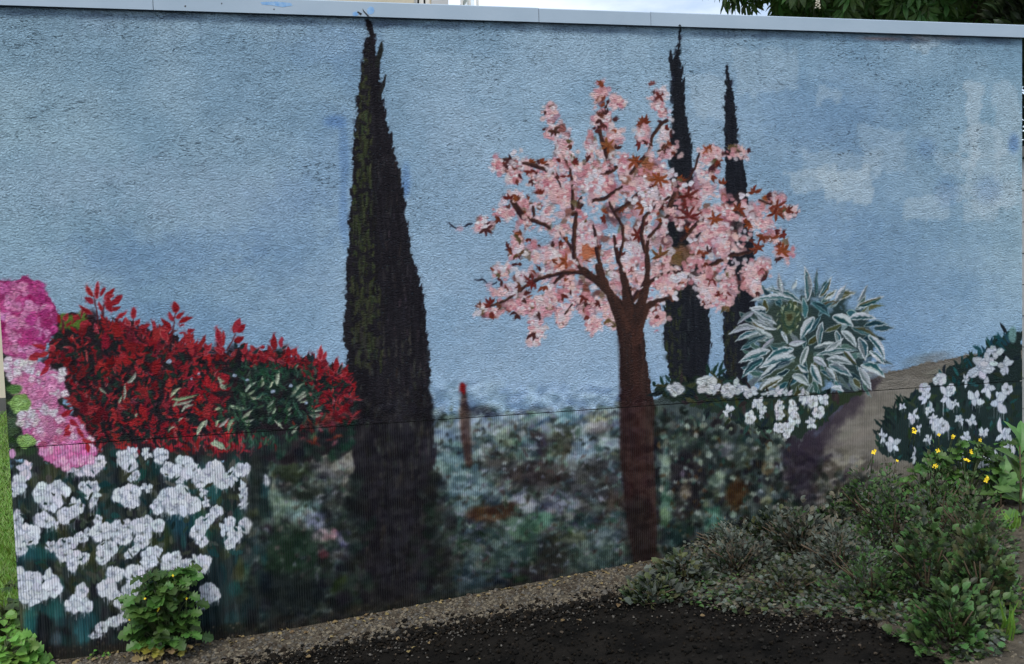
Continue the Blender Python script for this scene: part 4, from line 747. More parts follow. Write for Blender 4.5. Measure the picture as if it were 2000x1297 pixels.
for x, y, L, a in ((120,812,26,-.5),(135,820,24,.6),(150,835,26,1.0),(140,842,20,2.6),(160,858,24,.3),(128,845,20,-1.2),(170,865,20,1.4),(80,690,26,2.8),(90,680,30,3.4),(95,715,26,2.3),(75,700,20,3.0)):
    leaf(x, y, x+L*math.cos(a), y+L*math.sin(a), 9, jit((160,36,50), 8), I_RL)

# ---- dirt along the foot of the wall
for k in range(160):
    X = RNG.uniform(0, 1250); y = 1293-(X-105)*.135 + RNG.uniform(-26, 6); dab(X, y, RNG.uniform(10, 34), RNG.uniform(4, 12), jit((34,32,28), 6), None, soft=.8, al=.45)
for k in range(420):
    X = RNG.uniform(0, 1260); y = 1293-(X-105)*.135 - abs(RNG.normal(0, 20)); dab(X, y, RNG.uniform(.8, 2.4), RNG.uniform(.8, 2.2), jit((92,84,66), 14), None, soft=.6, al=.6)
for k in range(60):
    X = RNG.uniform(0, 1260); y = 1290-(X-105)*.135; line([(X, y-RNG.uniform(20, 90)), (X+RNG.normal(0, 1), y)], [1.5, 4], (26,30,26), None, al=.35)

# ---- the dusky part of the painting has no hard edges
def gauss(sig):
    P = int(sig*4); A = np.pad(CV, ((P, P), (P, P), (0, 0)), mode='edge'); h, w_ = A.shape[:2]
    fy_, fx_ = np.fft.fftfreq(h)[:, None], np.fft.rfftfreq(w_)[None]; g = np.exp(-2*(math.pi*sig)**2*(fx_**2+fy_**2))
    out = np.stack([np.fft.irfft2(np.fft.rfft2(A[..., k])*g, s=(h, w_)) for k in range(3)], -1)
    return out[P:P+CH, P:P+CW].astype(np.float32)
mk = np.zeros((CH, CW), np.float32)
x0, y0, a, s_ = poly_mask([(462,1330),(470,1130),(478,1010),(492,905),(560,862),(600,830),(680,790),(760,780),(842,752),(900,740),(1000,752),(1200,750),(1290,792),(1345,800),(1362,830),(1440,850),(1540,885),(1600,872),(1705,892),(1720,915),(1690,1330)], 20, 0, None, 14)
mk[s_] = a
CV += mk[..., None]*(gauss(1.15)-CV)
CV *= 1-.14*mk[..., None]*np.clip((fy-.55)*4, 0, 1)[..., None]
nn_ = fnoise(5, 3.2, 21, 2); n2_ = fnoise(6, 4, 22, 2)
lum = CV.mean(-1)
CV += (mk*(nn_-.5)*np.clip(lum*.66, 6, 60))[..., None]*np.array([1, 1.02, .98], np.float32)
CV += (mk*(n2_-.5)*np.clip(lum*.10, 2, 9))[..., None]*np.array([.6, .5, -.8], np.float32)
CV = np.clip(CV, 2, 250)
# stucco frays the edges of strokes; on the ribs they run down
low_ = np.clip(((np.arange(CH)-(WZ1-WZJ)*RES)/3), 0, 1)[:, None].astype(np.float32)
dxn = (NZ_D-.5)*1.3*(1-low_) + (NZ_F-.5)*.6*low_; dyn = (fnoise(2.2, 2.2, 31, 2)-.5)*1.5*(1-low_) + (fnoise(.8, 5, 32, 2)-.5)*1.7*low_
YY, XX = np.mgrid[0:CH, 0:CW].astype(np.float32)
SX = np.clip(XX+dxn, 0, CW-1.01); SY = np.clip(YY+dyn, 0, CH-1.01)
rj = int((WZ1-WZJ)*RES)
xi, yi = SX.astype(int), SY.astype(int); fx_, fy_ = (SX-xi)[..., None], (SY-yi)[..., None]
CV = ((CV[yi, xi]*(1-fx_)+CV[yi, xi+1]*fx_)*(1-fy_)+(CV[yi+1, xi]*(1-fx_)+CV[yi+1, xi+1]*fx_)*fy_).astype(np.float32)
ID = ID[np.rint(SY).astype(int), np.rint(SX).astype(int)]

# ================================================================== wall object
wall_o = empty('mural_wall', (0, 0, 0), 'long garden wall painted with a mural of cypresses, blossom tree and flowering shrubs', 'wall')
TH = 0.15
mb = MB(); mb.box(WX0, WX1, 0.004, TH, WZJ+0.006, WZ1-0.001); mb.build('upper_panel_body', M_CONC, wall_o)
mb = MB(); mb.box(WX0+0.002, WX1-0.002, 0.004, TH-.002, -0.35, WZJ-0.006); mb.build('lower_panel_body', M_CONC, wall_o)
mb = MB(); mb.box(WX0+.004, WX1-.004, 0.013, TH-.005, WZJ-0.0065, WZJ+0.0065); mb.build('panel_joint', M_GROOVE, wall_o)

gx = WX0 + np.arange(CW)/RES; gz = WZ1 - np.arange(CH)/RES
gx[-1] = WX1
cell = ID[:-1, :-1].copy()
jrow = (gz[:-1] > WZJ) & (gz[1:] <= WZJ)
cell[jrow] = -1
cell_w, cell_h = CW-1, CH-1
flat = np.array([PARTS[k][0] == 'painted_sky' for k in range(len(PARTS))])
issky = (cell >= 0) & flat[np.maximum(cell, 0)]
B = 4
bh, bw = cell_h//B, cell_w//B
coarse = issky[:bh*B, :bw*B].reshape(bh, B, bw, B).all((1, 3)) & (np.arange(bh) < int((WZ1-WZJ)*RES/B)-2)[:, None]
LIN = np.where(CV/255 <= 0.04045, CV/255/12.92, ((np.clip(CV, 1, 250)/255+0.055)/1.055)**2.4).astype(np.float32)
def paint_mesh(name, q, mat, parent):
    """q: (n,4) corner indices into the node grid, counter-clockwise seen from the viewer"""
    u, inv = np.unique(q.ravel(), return_inverse=True)
    r, c = u//CW, u % CW
    v = np.empty((len(u), 3), np.float32); v[:, 0] = gx[c]; v[:, 1] = 0.0; v[:, 2] = gz[r]
    me = bpy.data.meshes.new(name); me.vertices.add(len(u)); me.vertices.foreach_set('co', v.ravel())
    n = len(q); me.loops.add(4*n); me.loops.foreach_set('vertex_index', inv.astype(np.int32).ravel())
    me.polygons.add(n); me.polygons.foreach_set('loop_start', np.arange(0, 4*n, 4, dtype=np.int32))
    at = me.color_attributes.new('Paint', 'FLOAT_COLOR', 'POINT')
    col = np.ones((len(u), 4), np.float32); col[:, :3] = LIN[r, c]; at.data.foreach_set('color', col.ravel())
    me.materials.append(mat); me.update(calc_edges=True)
    o = bpy.data.objects.new(name, me); return link(o, parent)
def quads(r, c, s=1): return np.stack([(r+s)*CW+c, (r+s)*CW+c+s, r*CW+c+s, r*CW+c], 1)
fine = cell.copy()
cb = np.kron(coarse, np.ones((B, B), bool)); full = np.zeros_like(issky); full[:bh*B, :bw*B] = cb
fine[full] = -1
rr, cc = np.nonzero(fine >= 0); ids = fine[rr, cc]; order = np.argsort(ids, kind='stable'); rr, cc, ids = rr[order], cc[order], ids[order]
bounds = np.searchsorted(ids, np.arange(len(PARTS)+1))
tops = {}
def plain(k): return k[0] if isinstance(k, tuple) else k
seq = sorted(range(len(PARTS)), key=lambda k: PARTS[k][1] is not None)
NCELL = 0
for k in seq:
    part, sub, label = PARTS[k]; sl_ = np.s_[bounds[k]:bounds[k+1]]
    q = quads(rr[sl_], cc[sl_])
    if part == 'painted_sky':
        br_, bc_ = np.nonzero(coarse); q = np.concatenate([q, quads(br_*B, bc_*B, B)])
    if len(q) < 12 and sub is not None: 
        if len(q): tops.setdefault((part, 'rest'), []).append(q)
        continue
    NCELL += len(q)
    if sub is None:
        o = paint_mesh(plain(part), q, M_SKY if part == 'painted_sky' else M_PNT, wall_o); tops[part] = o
        if label: o['label'] = label
    else:
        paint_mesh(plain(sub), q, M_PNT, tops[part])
assert np.isfinite(CV).all()
print('mural cells', NCELL, 'parts', len(PARTS))
for key in [k for k in tops if isinstance(k, tuple) and len(k) == 2 and k[1] == 'rest']:
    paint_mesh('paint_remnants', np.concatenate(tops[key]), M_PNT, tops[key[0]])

# ---- coping: folded sheet metal in lengths
def photo_x_on_wall(x, y): return float(wall([x], [y])[0][0])
cj = [WX0-0.02, photo_x_on_wall(300, 5), photo_x_on_wall(1050, 34), photo_x_on_wall(1268, 42), WX1+0.02]
CZ0, CZ1, CY = WZ1-0.004, WZ1+0.060, -0.022
segs = []
for k in range(4):
    a_, b_ = cj[k]+.0012, cj[k+1]-.0012; t = MB(); dz = (0, .0012, -.0008, .0008)[k]
    prof = [(CY, CZ0), (CY, CZ1+dz-.004), (CY+.004, CZ1+dz), (TH+.02, CZ1+dz+.012), (TH+.022, CZ0), (TH+.002, CZ0), (TH+.002, CZ0+.012), (-.0015, CZ0+.012), (-.0015, CZ0+.004), (CY+.003, CZ0+.004), (CY+.003, CZ0)]
    n = len(prof); t.v = [(a_, *p) for p in prof]+[(b_, *p) for p in prof]
    t.f = [(j, (j+1) % n, n+(j+1) % n, n+j) for j in range(n)]+[tuple(range(n))[::-1], tuple(range(n, 2*n))]
    segs.append(t.build('coping_segment', M_COP, wall_o))
    if k: MB().box(cj[k]-.0012, cj[k]+.0012, CY+.006, TH, CZ0+.014, CZ1-.006).build('coping_seam', M_GROOVE, wall_o)
M_BLUE = simple_mat('blue_paint_smear', tuple(lin((104,156,208))), tuple(lin((150,184,216))), 60, .5)
M_TIP = simple_mat('dark_cypress_paint', tuple(lin((34,36,42))), tuple(lin((46,50,48))), 40, .5)
def on_coping(name, pts, mat, parent, off=0.0006):
    P = np.array(pts, float); d = AX_F[None]+((P[:, 0]-1000)/FPX)[:, None]*AX_R[None]-((P[:, 1]-648.5)/FPX)[:, None]*AX_U[None]
    t = (CY-off-CAM_P[1])/d[:, 1]; q = CAM_P[None]+d*t[:, None]
    q[:, 2] = np.clip(q[:, 2], CZ0+.001, CZ1-.006)
    return mesh_obj(name, q, [tuple(range(len(q)))[::-1]], mat, parent)
def blot(cx, cy, rx, ry, n=14): return [(cx+rx*math.cos(6.283*k/n)*RNG.uniform(.8, 1.1), cy+ry*math.sin(6.283*k/n)*RNG.uniform(.75, 1.1)) for k in range(n)]
M_MARK = simple_mat('coping_stain', (.03, .03, .035), (.08, .08, .085), 50, .7)
for sx_, sy_, sr_ in ((362,12,1.8),(433,7,1.4),(535,18,1.5)): on_coping('stain', blot(sx_, sy_, sr_, sr_*1.2, 8), M_MARK, segs[1])
on_coping('blue_smear', [(508,4),(540,3),(568,6),(572,11),(552,14),(528,10),(512,9)], M_BLUE, segs[1])
on_coping('blue_smear', blot(724,21,7,9), M_BLUE, segs[1]); on_coping('blue_smear', blot(694,27,6,5), M_BLUE, segs[1])
on_coping('cypress_tip', [(718,35),(709,22),(708,16),(711,21),(716,26),(722,35)], M_TIP, segs[1], .0012); on_coping('cypress_tip', [(705,30),(697,24),(699,22),(707,26)], M_TIP, segs[1], .0014)
on_coping('cypress_tip', [(1326,54),(1325,50),(1328,47),(1331,51),(1331,55)], M_TIP, segs[3], .0012)
# ================================================================== ground
def sp_(t, k=6.0): return math.log1p(math.exp(k*t))/k if k*t < 30 else t
def zg(x, y): return 0.0825*sp_(min(x, 14)+0.3) - 0.004 + 0.006*math.sin(3.1*x+1.0)*math.sin(2.3*y)
def ray(px, py):
    d = AX_F + (px-1000)/FPX*AX_R - (py-648.5)/FPX*AX_U
    return d
def on_ground(px, py):
    d = ray(px, py); t = 4.0
    for _ in range(25):
        p = CAM_P+d*t; t += (zg(p[0], p[1])-p[2])/d[2]
    p = CAM_P+d*t; return Vector((p[0], p[1], zg(p[0], p[1])))
def at_y(px, py, Y):
    d = ray(px, py); p = CAM_P+d*((Y-CAM_P[1])/d[1]); return Vector(p)
def at_depth(px, py, dep): return Vector(CAM_P+ray(px, py)*dep)

M_SOIL = simple_mat('near_black_soil', (0.003, 0.003, 0.0028), (0.014, 0.0125, 0.0105), 7, 0.95, 0.012, 45, 0.08)  # near-black soil colour over the whole ground sheet
M_GRAVB = simple_mat('sandy_gravel_bed', (0.035, 0.030, 0.021), (0.11, 0.094, 0.068), 22, 0.95, 0.010, 160)
M_LAWN = simple_mat('lawn_turf', (0.030, 0.060, 0.014), (0.055, 0.10, 0.022), 6, 0.95, 0.01, 60)
M_BARE = simple_mat('brown_bare_earth', (0.05, 0.034, 0.022), (0.10, 0.072, 0.048), 12, 0.95, 0.012, 50)
def sheet(name, xs, ys, mat, lift=0.0, inside=None):
    v, f, idx = [], [], {}
    for j, y in enumerate(ys):
        for i, x in enumerate(xs): v.append((x, y, zg(x, y)+lift))
    n = len(xs)
    for j in range(len(ys)-1):
        for i in range(n-1):
            if inside is None or inside((xs[i]+xs[i+1])/2, (ys[j]+ys[j+1])/2): f.append((j*n+i, j*n+i+1, (j+1)*n+i+1, (j+1)*n+i))
    return tag(mesh_obj(name, v, f, mat, None, True), kind='structure')
ax = [-120, -60, -30, -15, -8, -5] + [-3.5+.15*k for k in range(64)] + [7, 9, 12, 14, 30, 60, 120]
ay = [-120, -60, -30, -12, -7, -5] + [-4+.15*k for k in range(27)]
sheet('ground', ax, ay+[.05], M_SOIL)
sheet('lawn', ax, [.05, .2, .5, 1, 1.6, 2.2, 3, 4, 5.2, 7, 10, 15, 25, 60, 120], M_LAWN)
# gravel bed along the wall foot: its front edge read off in image pixels
edge_px = [(-60,1330),(300,1330),(500,1300),(600,1278),(700,1258),(850,1228),(1000,1204),(1150,1178),(1260,1152),(1360,1176),(1480,1204),(1600,1214),(1720,1216),(1800,1236),(1880,1290),(1960,1400),(2080,1430)]
edge = [on_ground(*p) for p in edge_px]
def edge_y(x):
    return float(np.interp(x, [e.x for e in edge], [e.y for e in edge]))
v, f = [], []; xs = np.linspace(-1.6, 5.2, 140); rows = 9
for x in xs:
    e = edge_y(x)+.012*math.sin(x*23)+.009*math.sin(x*51+1)
    for k in range(rows):
        y = 0.003+(e-.003)*k/(rows-1); v.append((x, y, zg(x, y)+.007-.006*(k == rows-1)))
for i in range(len(xs)-1):
    for k in range(rows-1): f.append((i*rows+k, i*rows+k+1, (i+1)*rows+k+1, (i+1)*rows+k))
tag(mesh_obj('gravel_bed', v, f, M_GRAVB, None, True), kind='structure')

# loose stones, too many to count
def stone_mats():
    return [simple_mat('gravel_%s' % n, a, b, 90, .9, 0.001, 200, .3) for n, a, b in (('buff', (.085, .073, .052), (.185, .16, .115)), ('grey', (.05, .047, .04), (.12, .112, .097)), ('brown', (.03, .023, .016), (.07, .054, .038)))]
ICO_V = [Vector(p).normalized() for p in ((0,0,1),(0,0,-1),(1,0,.1),(-1,0,-.1),(0,1,.1),(0,-1,-.1),(.7,.7,.5),(-.7,-.7,.5))]
def stones(name, n, fn, r0, r1, mats, kindname='stuff', flat=.65):
    bm = bmesh.new(); bmesh.ops.create_icosphere(bm, subdivisions=1, radius=1); base = [tuple(q.co) for q in bm.verts]; fb = [tuple(q.index for q in p.verts) for p in bm.faces]; bm.free()
    V, F, MI = [], [], []
    B0 = np.array(base)
    for k in range(n):
        x, y = fn(); r = RNG.uniform(r0, r1)*(1 if RNG.random() < .85 else 1.6); Q = B0*(1+RNG.normal(0, .16, (len(B0), 1)))
        M = np.array(Euler((RNG.uniform(-.4, .4), RNG.uniform(-.4, .4), RNG.uniform(0, 6.3))).to_matrix())
        Q = (Q*np.array([r, r*RNG.uniform(.6, .95), r*flat]))@M.T + np.array([x, y, zg(x, y)+.006+r*flat*.35])
        b = len(V); V += [tuple(q) for q in Q]; F += [tuple(b+i for i in t) for t in fb]; MI += [int(RNG.choice(len(mats), p=[.45, .33, .22]))]*len(fb)
    me = bpy.data.meshes.new(name); me.from_pydata(V, [], F); 
    for m in mats: me.materials.append(m)
    me.polygons.foreach_set('material_index', MI); me.update(); return tag(link(bpy.data.objects.new(name, me)), kind=kindname)
SM = stone_mats()
def grav_pt():
    while True:
        x = RNG.uniform(-1.35, 4.6); e = edge_y(x); y = e*RNG.random()**.8
        if y > -1.8: return x, min(y, -.006)-.0
stones('loose_gravel', 9500, grav_pt, .004, .009, SM)
def far_grit():
    while True:
        x = RNG.uniform(-1.3, 4.6); y = edge_y(x)-abs(RNG.normal(0, .13))
        if y > -1.5: return x, y
SD = [simple_mat('dark_clod_%s' % n, a, b, 60, .95, .002, 150, .1) for n, a, b in (('black', (.003, .003, .0028), (.008, .0075, .0065)), ('brown', (.007, .0055, .004), (.015, .012, .0085)), ('grey', (.010, .0095, .0085), (.022, .0205, .018)))]
def edge_grit():
    while True:
        x = RNG.uniform(-1.3, 4.6); y = edge_y(x)+RNG.normal(0, .05)
        if -1.5 < y < -.01: return x, y
stones('scattered_grit', 1500, far_grit, .002, .006, [SM[1], SM[2], SD[2]])
stones('edge_clods', 2600, edge_grit, .004, .011, SD)
def soil_pt():
    while True:
        x = RNG.uniform(-.9, 3.2); y = edge_y(x)-RNG.uniform(0, 1.0)**1.3*.9
        if y > -1.75: return x, y
stones('soil_clods', 5000, soil_pt, .002, .008, SD)

# ================================================================== leaves
def leaf_mesh(name, kind, mat, seed=0):
    r = random.Random(seed); V, F = [], []
    def blade(L, W, prof, fold=.25, droop=.25, ox=0, oy=0, ang=0, oz=0):
        n = len(prof); b = len(V); ca, sa = math.cos(ang), math.sin(ang)
        def T(x, y, z): return (ox+x*ca-y*sa, oy+x*sa+y*ca, oz+z)
        for i, (t, w_) in enumerate(prof):
            z0 = -droop*L*t*t; V.append(T(t*L, 0, z0)); V.append(T(t*L, w_*W, z0+fold*w_*W)); V.append(T(t*L, -w_*W*r.uniform(.9, 1.1), z0+fold*w_*W))
        for i in range(n-1):
            a, c = b+3*i, b+3*i+3; F.extend([(a, c, c+1, a+1), (a, a+2, c+2, c)])
    if kind == 'lobed':      # one scalloped leaflet, 1 unit long
        blade(1, 1, [(0, .03), (.10, .16), (.20, .44), (.33, .22), (.48, .50), (.62, .24), (.78, .36), (.90, .20), (1.0, .04)], .35, .25)
    elif kind == 'oval':
        blade(1, 1, [(0, .02), (.2, .24), (.45, .34), (.75, .24), (1, .01)], .3, .3)
    elif kind == 'lance':
        blade(1, 1, [(0, .03), (.15, .07), (.35, .15), (.6, .17), (.8, .11), (1, .01)], .35, .35)
    elif kind == 'wavy':
        blade(1, 1, [(0, .03), (.12, .06), (.24, .15), (.32, .09), (.44, .20), (.54, .12), (.66, .20), (.78, .13), (.9, .09), (1, .01)], .4, .45)
    elif kind == 'blade':
        blade(1, 1, [(0, .02), (.5, .025), (1, .002)], .2, .3)
    elif kind == 'palmate':  # seven drooping leaflets of a chestnut leaf
        for k in range(7):
            a = (k-3)*.62; L = (1-.09*abs(k-3))*r.uniform(.9, 1.05)
            blade(L, L*.95, [(0, .012), (.3, .075), (.62, .16), (.82, .12), (1, .005)], .35, .42+r.uniform(-.1, .1), 0, 0, a)
    elif kind == 'petals':
        for k in range(4): blade(1, 1, [(0, .1), (.4, .34), (.75, .36), (1, .12)], .1, -.2, 0, 0, k*math.pi/2)
    me = bpy.data.meshes.new(name); me.from_pydata(V, [], F); me.materials.append(mat); me.update()
    return me
def aim(pos, direction, up, size, roll=0.0, wid=1.0):
    d = Vector(direction).normalized(); u = Vector(up); s = u.cross(d)
    if s.length < 1e-3: s = Vector((1, 0, 0)).cross(d)
    s.normalize(); n = d.cross(s)
    if roll: s, n = s*math.cos(roll)+n*math.sin(roll), n*math.cos(roll)-s*math.sin(roll)
    return Matrix(((d.x*size, s.x*size*wid, n.x*size, pos[0]), (d.y*size, s.y*size*wid, n.y*size, pos[1]), (d.z*size, s.z*size*wid, n.z*size, pos[2]), (0, 0, 0, 1)))
def add_part(name, me, M, root):
    o = bpy.data.objects.new(name, me); o.parent = root; o.matrix_parent_inverse = Matrix.Translation(-root.location); o.matrix_basis = M; COL.objects.link(o); return o
def merged(name, items, mat, root, kind='stuff'):
    """many small leaves as one mesh: items are (mesh, matrix)"""
    V, F, b = [], [], 0; cache = {}
    for me, M in items:
        if me.name not in cache: cache[me.name] = (np.array([q.co[:] for q in me.vertices]), [tuple(p.vertices) for p in me.polygons])
        v0, f0 = cache[me.name]; A = np.array(M); V.append(v0@A[:3, :3].T+A[:3, 3]); F += [tuple(b+i for i in t) for t in f0]; b += len(v0)
    o = mesh_obj(name, np.concatenate(V), F, mat, root)
    if kind: o['kind'] = kind
    return o
def leafmat(name, c1, c2, rnd=.3, rough=.45, trans=.25): return simple_mat(name, c1, c2, 14, rough, 0, 40, .4, 3, rnd, trans)
L_CEL = leafmat('celandine_leaf', (.045, .115, .022), (.075, .165, .032)); L_CELD = leafmat('darker_celandine_leaf', (.028, .068, .016), (.05, .105, .024))
L_YEL = leafmat('yellowing_leaf', (.22, .22, .03), (.32, .30, .06)); L_DRY = leafmat('withered_leaf', (.17, .12, .05), (.28, .22, .10), .25, .8)
L_NET = leafmat('fresh_weed_leaf', (.085, .21, .03), (.14, .31, .05)); L_THI = leafmat('thistle_leaf', (.06, .14, .03), (.11, .22, .06))
L_STEM = simple_mat('green_stem', (.03, .05, .018), (.06, .08, .03), 30, .6); L_STEMD = simple_mat('brown_stem', (.05, .035, .02), (.09, .065, .04), 30, .7)
L_PET = simple_mat('yellow_petal', (.75, .52, .01), (.85, .66, .03), 30, .5)
L_GRASS = leafmat('grass_blade', (.085, .19, .02), (.15, .28, .04), .35)

def celandine(base, H, R, n, label, group, mats, leafsize, flowers=(), yellow=0, dry=0, fsize=.010, leaflets=6):
    root = empty('celandine_plant', base, label, 'plant', group)
    me = [leaf_mesh('leaflet', 'lobed', m, 3+k) for k, m in enumerate(mats)]; my = leaf_mesh('yellow_leaflet', 'lobed', L_YEL, 9); md = leaf_mesh('withered_leaflet', 'lobed', L_DRY, 10)
    st = MB(); cnt = 0
    def compound(p0, p1, size, m, nm='leaf'):
        d = (p1-p0); hv = Vector((d.x, d.y, 0)); hv = hv.normalized() if hv.length > .01 else Vector((0, -1, 0))
        mid = (p0+p1)/2+Vector((0, 0, .05*H)); st.tube([p0, mid, p1], [.0026, .0022, .0016], 5)
        ax_ = (hv+Vector((0, 0, RNG.uniform(-.3, .35)))).normalized(); side = ax_.cross(Vector((0, 0, 1))).normalized()
        up = Vector((RNG.normal(0, .45), -.55+RNG.normal(0, .4), 1))
        for j in range(leaflets-1):
            f_ = .15+.8*(j//2)/max((leaflets-1)//2, 1); s = 1 if j % 2 else -1
            q = p1-ax_*size*(1.05-f_)*1.1
            add_part(nm, m, aim(q, ax_*.35+side*s, up, size*(.62+.3*f_)*RNG.uniform(.85, 1.1), RNG.normal(0, .3), RNG.uniform(.95, 1.25)), root)
        add_part(nm, m, aim(p1-ax_*.1*size, ax_, up, size*RNG.uniform(1, 1.25), RNG.normal(0, .25), 1.15), root)
    b = Vector(base)
    for k in range(n):
        t = (k+.5)/n; h = H*(.16+.80*t)*RNG.uniform(.9, 1.05); a = RNG.uniform(math.pi*1.0, math.pi*2.0) if RNG.random() < .8 else RNG.uniform(0, math.pi)
        r = R*math.sqrt(max(0, 1-((h/H-.42)/.62)**2))*RNG.uniform(.12, 1)**.7; dx, dy = math.cos(a)*r, math.sin(a)*r*.62
        if b.y+dy > -.03: dy = -.03-b.y-RNG.uniform(0, .03)
        p1 = b+Vector((dx, dy, h)); p0 = b+Vector((dx*.25, dy*.3, h*RNG.uniform(.25, .5)))
        compound(p0, p1, leafsize*RNG.uniform(.8, 1.15), me[k % len(me)])
    for k in range(6):
        a = RNG.uniform(0, 6.28); st.tube([b-Vector((0, 0, .02)), b+Vector((math.cos(a)*R*.15, -abs(math.sin(a))*R*.15, H*.35)), b+Vector((math.cos(a)*R*.4, -abs(math.sin(a))*R*.3, H*.75))], [.006, .0045, .003], 6)
    for k in range(yellow): a = RNG.uniform(3.3, 4.4); p = b+Vector((math.cos(a)*R*.55, math.sin(a)*R*.6, H*.16)); compound(b+Vector((0, 0, .06)), p, leafsize*.95, my, 'yellow_leaf')
    for k in range(dry): a = RNG.uniform(3.3, 6.1); p = b+Vector((math.cos(a)*R*RNG.uniform(.4, .8), math.sin(a)*R*.6, .025+RNG.uniform(0, .04))); compound(b+Vector((0, 0, .03)), p, leafsize*.7, md if k % 3 else my, 'withered_leaf')
    fm = leaf_mesh('petals', 'petals', L_PET, 1)
    for p in flowers:
        st.tube([Vector(p)+Vector((RNG.normal(0, .01), .03, -.10)), Vector(p)], [.0018, .0014], 4)
        for q in range(RNG.integers(1, 3)): add_part('flower', fm, aim(Vector(p)+Vector((RNG.normal(0, .006), -.004*q, RNG.normal(0, .006)))*q, (1, RNG.normal(0, .5), RNG.normal(0, .6)), (RNG.normal(0, .5), -1, RNG.uniform(.1, 1.0)), fsize*RNG.uniform(.7, 1.2)), root)
    tag(st.build('stems', L_STEM, root, True), kind='stuff')
    return root
b0 = on_ground(332, 1272)
celandine((b0.x, min(b0.y, -.07), b0.z), .40, .19, 88, 'leafy green celandine with small yellow flowers in front of the white painted azalea', 'celandine plants at the wall foot', [L_CEL, L_CEL, L_CELD], .046,
          [at_y(x, y, -.17) for x, y in ((338,1124),(284,1169),(364,1169),(308,1193),(253,1203))], 2, 6, .005)
for (px_, py_), H, R, n, lab, fl_ in (((1752, 990), .34, .19, 34, 'celandine with yellow flowers in front of the painted path edge', ((1784,837),(1788,841),(1709,880),(1752,900),(1706,884))),
                             ((1832, 978), .37, .20, 38, 'celandine with yellow flowers, the middle of three before the right azalea', ((1834,849),(1860,854),(1832,880),(1825,911),(1829,908),(1862,852))),
                             ((1908, 966), .33, .18, 32, 'celandine with yellow flowers nearest to the right end of the wall', ((1914,860),(1896,881),(1886,898),(1929,933),(1926,936)))):
    b1 = on_ground(px_, py_); b1.y = -.13; b1.z = zg(b1.x, b1.y)
    celandine(tuple(b1), H, R, n, lab, 'celandine plants at the wall foot', [L_CELD, L_CEL, L_CEL], .044, [at_y(x, y, -.24) for x, y in fl_])

# broad leaved weeds at the left corner
def weed(name, base, H, R, n, me, label, cat, group, size, stemmat=L_STEM, front=True, wid=1.0, upk=.5):
    root = empty(name, base, label, cat, group); b = Vector(base); st = MB()
    for k in range(n):
        a = RNG.uniform(0, 6.28); t = (k+.5)/n; h = H*(.12+.85*t); r = R*(1.05-.55*t)*RNG.uniform(.4, 1)
        p = b+Vector((math.cos(a)*r, math.sin(a)*r*.7, h)); q = b+Vector((math.cos(a)*r*.3, math.sin(a)*r*.2, h*.75)); st.tube([b, q, p], [.004, .003, .0018], 5)
        add_part('leaf', me[k % len(me)], aim(p, (math.cos(a), math.sin(a)*.7-.3, RNG.uniform(-.3, .25)), (RNG.normal(0, .2), -upk, 1), size*RNG.uniform(.75, 1.2), RNG.normal(0, .3), wid), root)
    tag(st.build('stems', stemmat, root, True), kind='stuff'); return root
OV = [leaf_mesh('weed_leaf', 'oval', L_NET, 20+k) for k in range(2)]
LB_ = [leaf_mesh('weed_lobed_leaf', 'lobed', L_NET, 30)]
for (px_, py_, H, R, n, lab) in ((14,1318,.17,.14,60,'bright green broad leaved weed nearest the camera at the lower left corner'), (48,1312,.11,.09,34,'bright green weed leaning on the lower left corner of the wall'), (4,1262,.15,.10,44,'bright green weed on the bare earth left of the wall corner')):
    b1 = on_ground(px_, py_); weed('broad_leaved_weed', tuple(b1), H, R, int(n*1.7), OV+LB_, lab, 'weed', 'weeds at the left corner', .044, wid=1.35)
for (px_, py_, H, lab) in ((182,1288,.035,'tiny seedling at the wall foot left of the celandine'), (240,1222,.03,'small seedling growing from the foot of the wall beside the celandine')):
    b1 = on_ground(px_, py_); b1.y = min(b1.y, -.015); weed('seedling', tuple(b1), H, .02, 6, OV, lab, 'weed', 'seedlings', .018)

# ragged thistle weeds at the right end
WV = [leaf_mesh('thistle_leaf', 'wavy', L_THI, 40+k) for k in range(3)]
def thistle(px_, py_, Y, arms, lab, size):
    b = at_y(px_, py_, Y); b.z = zg(b.x, b.y); root = empty('sow_thistle', tuple(b), lab, 'weed', 'sow thistles at the right'); st = MB(); top = b+Vector((0, 0, max(a[1] for a in arms)))
    st.tube([b-Vector((0, 0, .03)), (b+top)/2+Vector((.006, 0, 0)), top], [.006, .005, .003], 6)
    for k, (dx, h, L, dz, dy) in enumerate(arms):
        add_part('leaf', WV[k % 3], aim(b+Vector((0, 0, h)), (dx, dy, dz), (0, -.6, 1), L*size, RNG.normal(0, .15), 1.1), root)
    st.build('stem', L_STEMD, root, True)
thistle(1953, 985, -.22, [(-.9,.07,.12,.5,-.3),(.9,.08,.17,.45,-.3),(-.5,.10,.11,.9,-.2),(.3,.11,.16,1.1,-.2),(1,.06,.16,.1,-.3),(-1,.05,.08,.1,-.2),(.6,.10,.15,.8,-.4)], 'young sow thistle on pale grit at the right wall end', 1.0)
thistle(1992, 1120, -.48, [(-.6,.10,.15,.8,-.2),(.7,.12,.2,.6,-.3),(-.2,.2,.17,1.2,-.1),(.4,.24,.16,1.0,-.3),(-.9,.06,.13,.2,-.4),(.9,.05,.15,.2,-.2),(-.6,.28,.14,.9,-.2),(.3,.34,.15,1.4,0),(-.3,.38,.12,1.4,-.1),(.8,.3,.16,.4,-.2),(-.8,.16,.13,.4,-.2)], 'tall sow thistle at the right picture edge', 1.05)
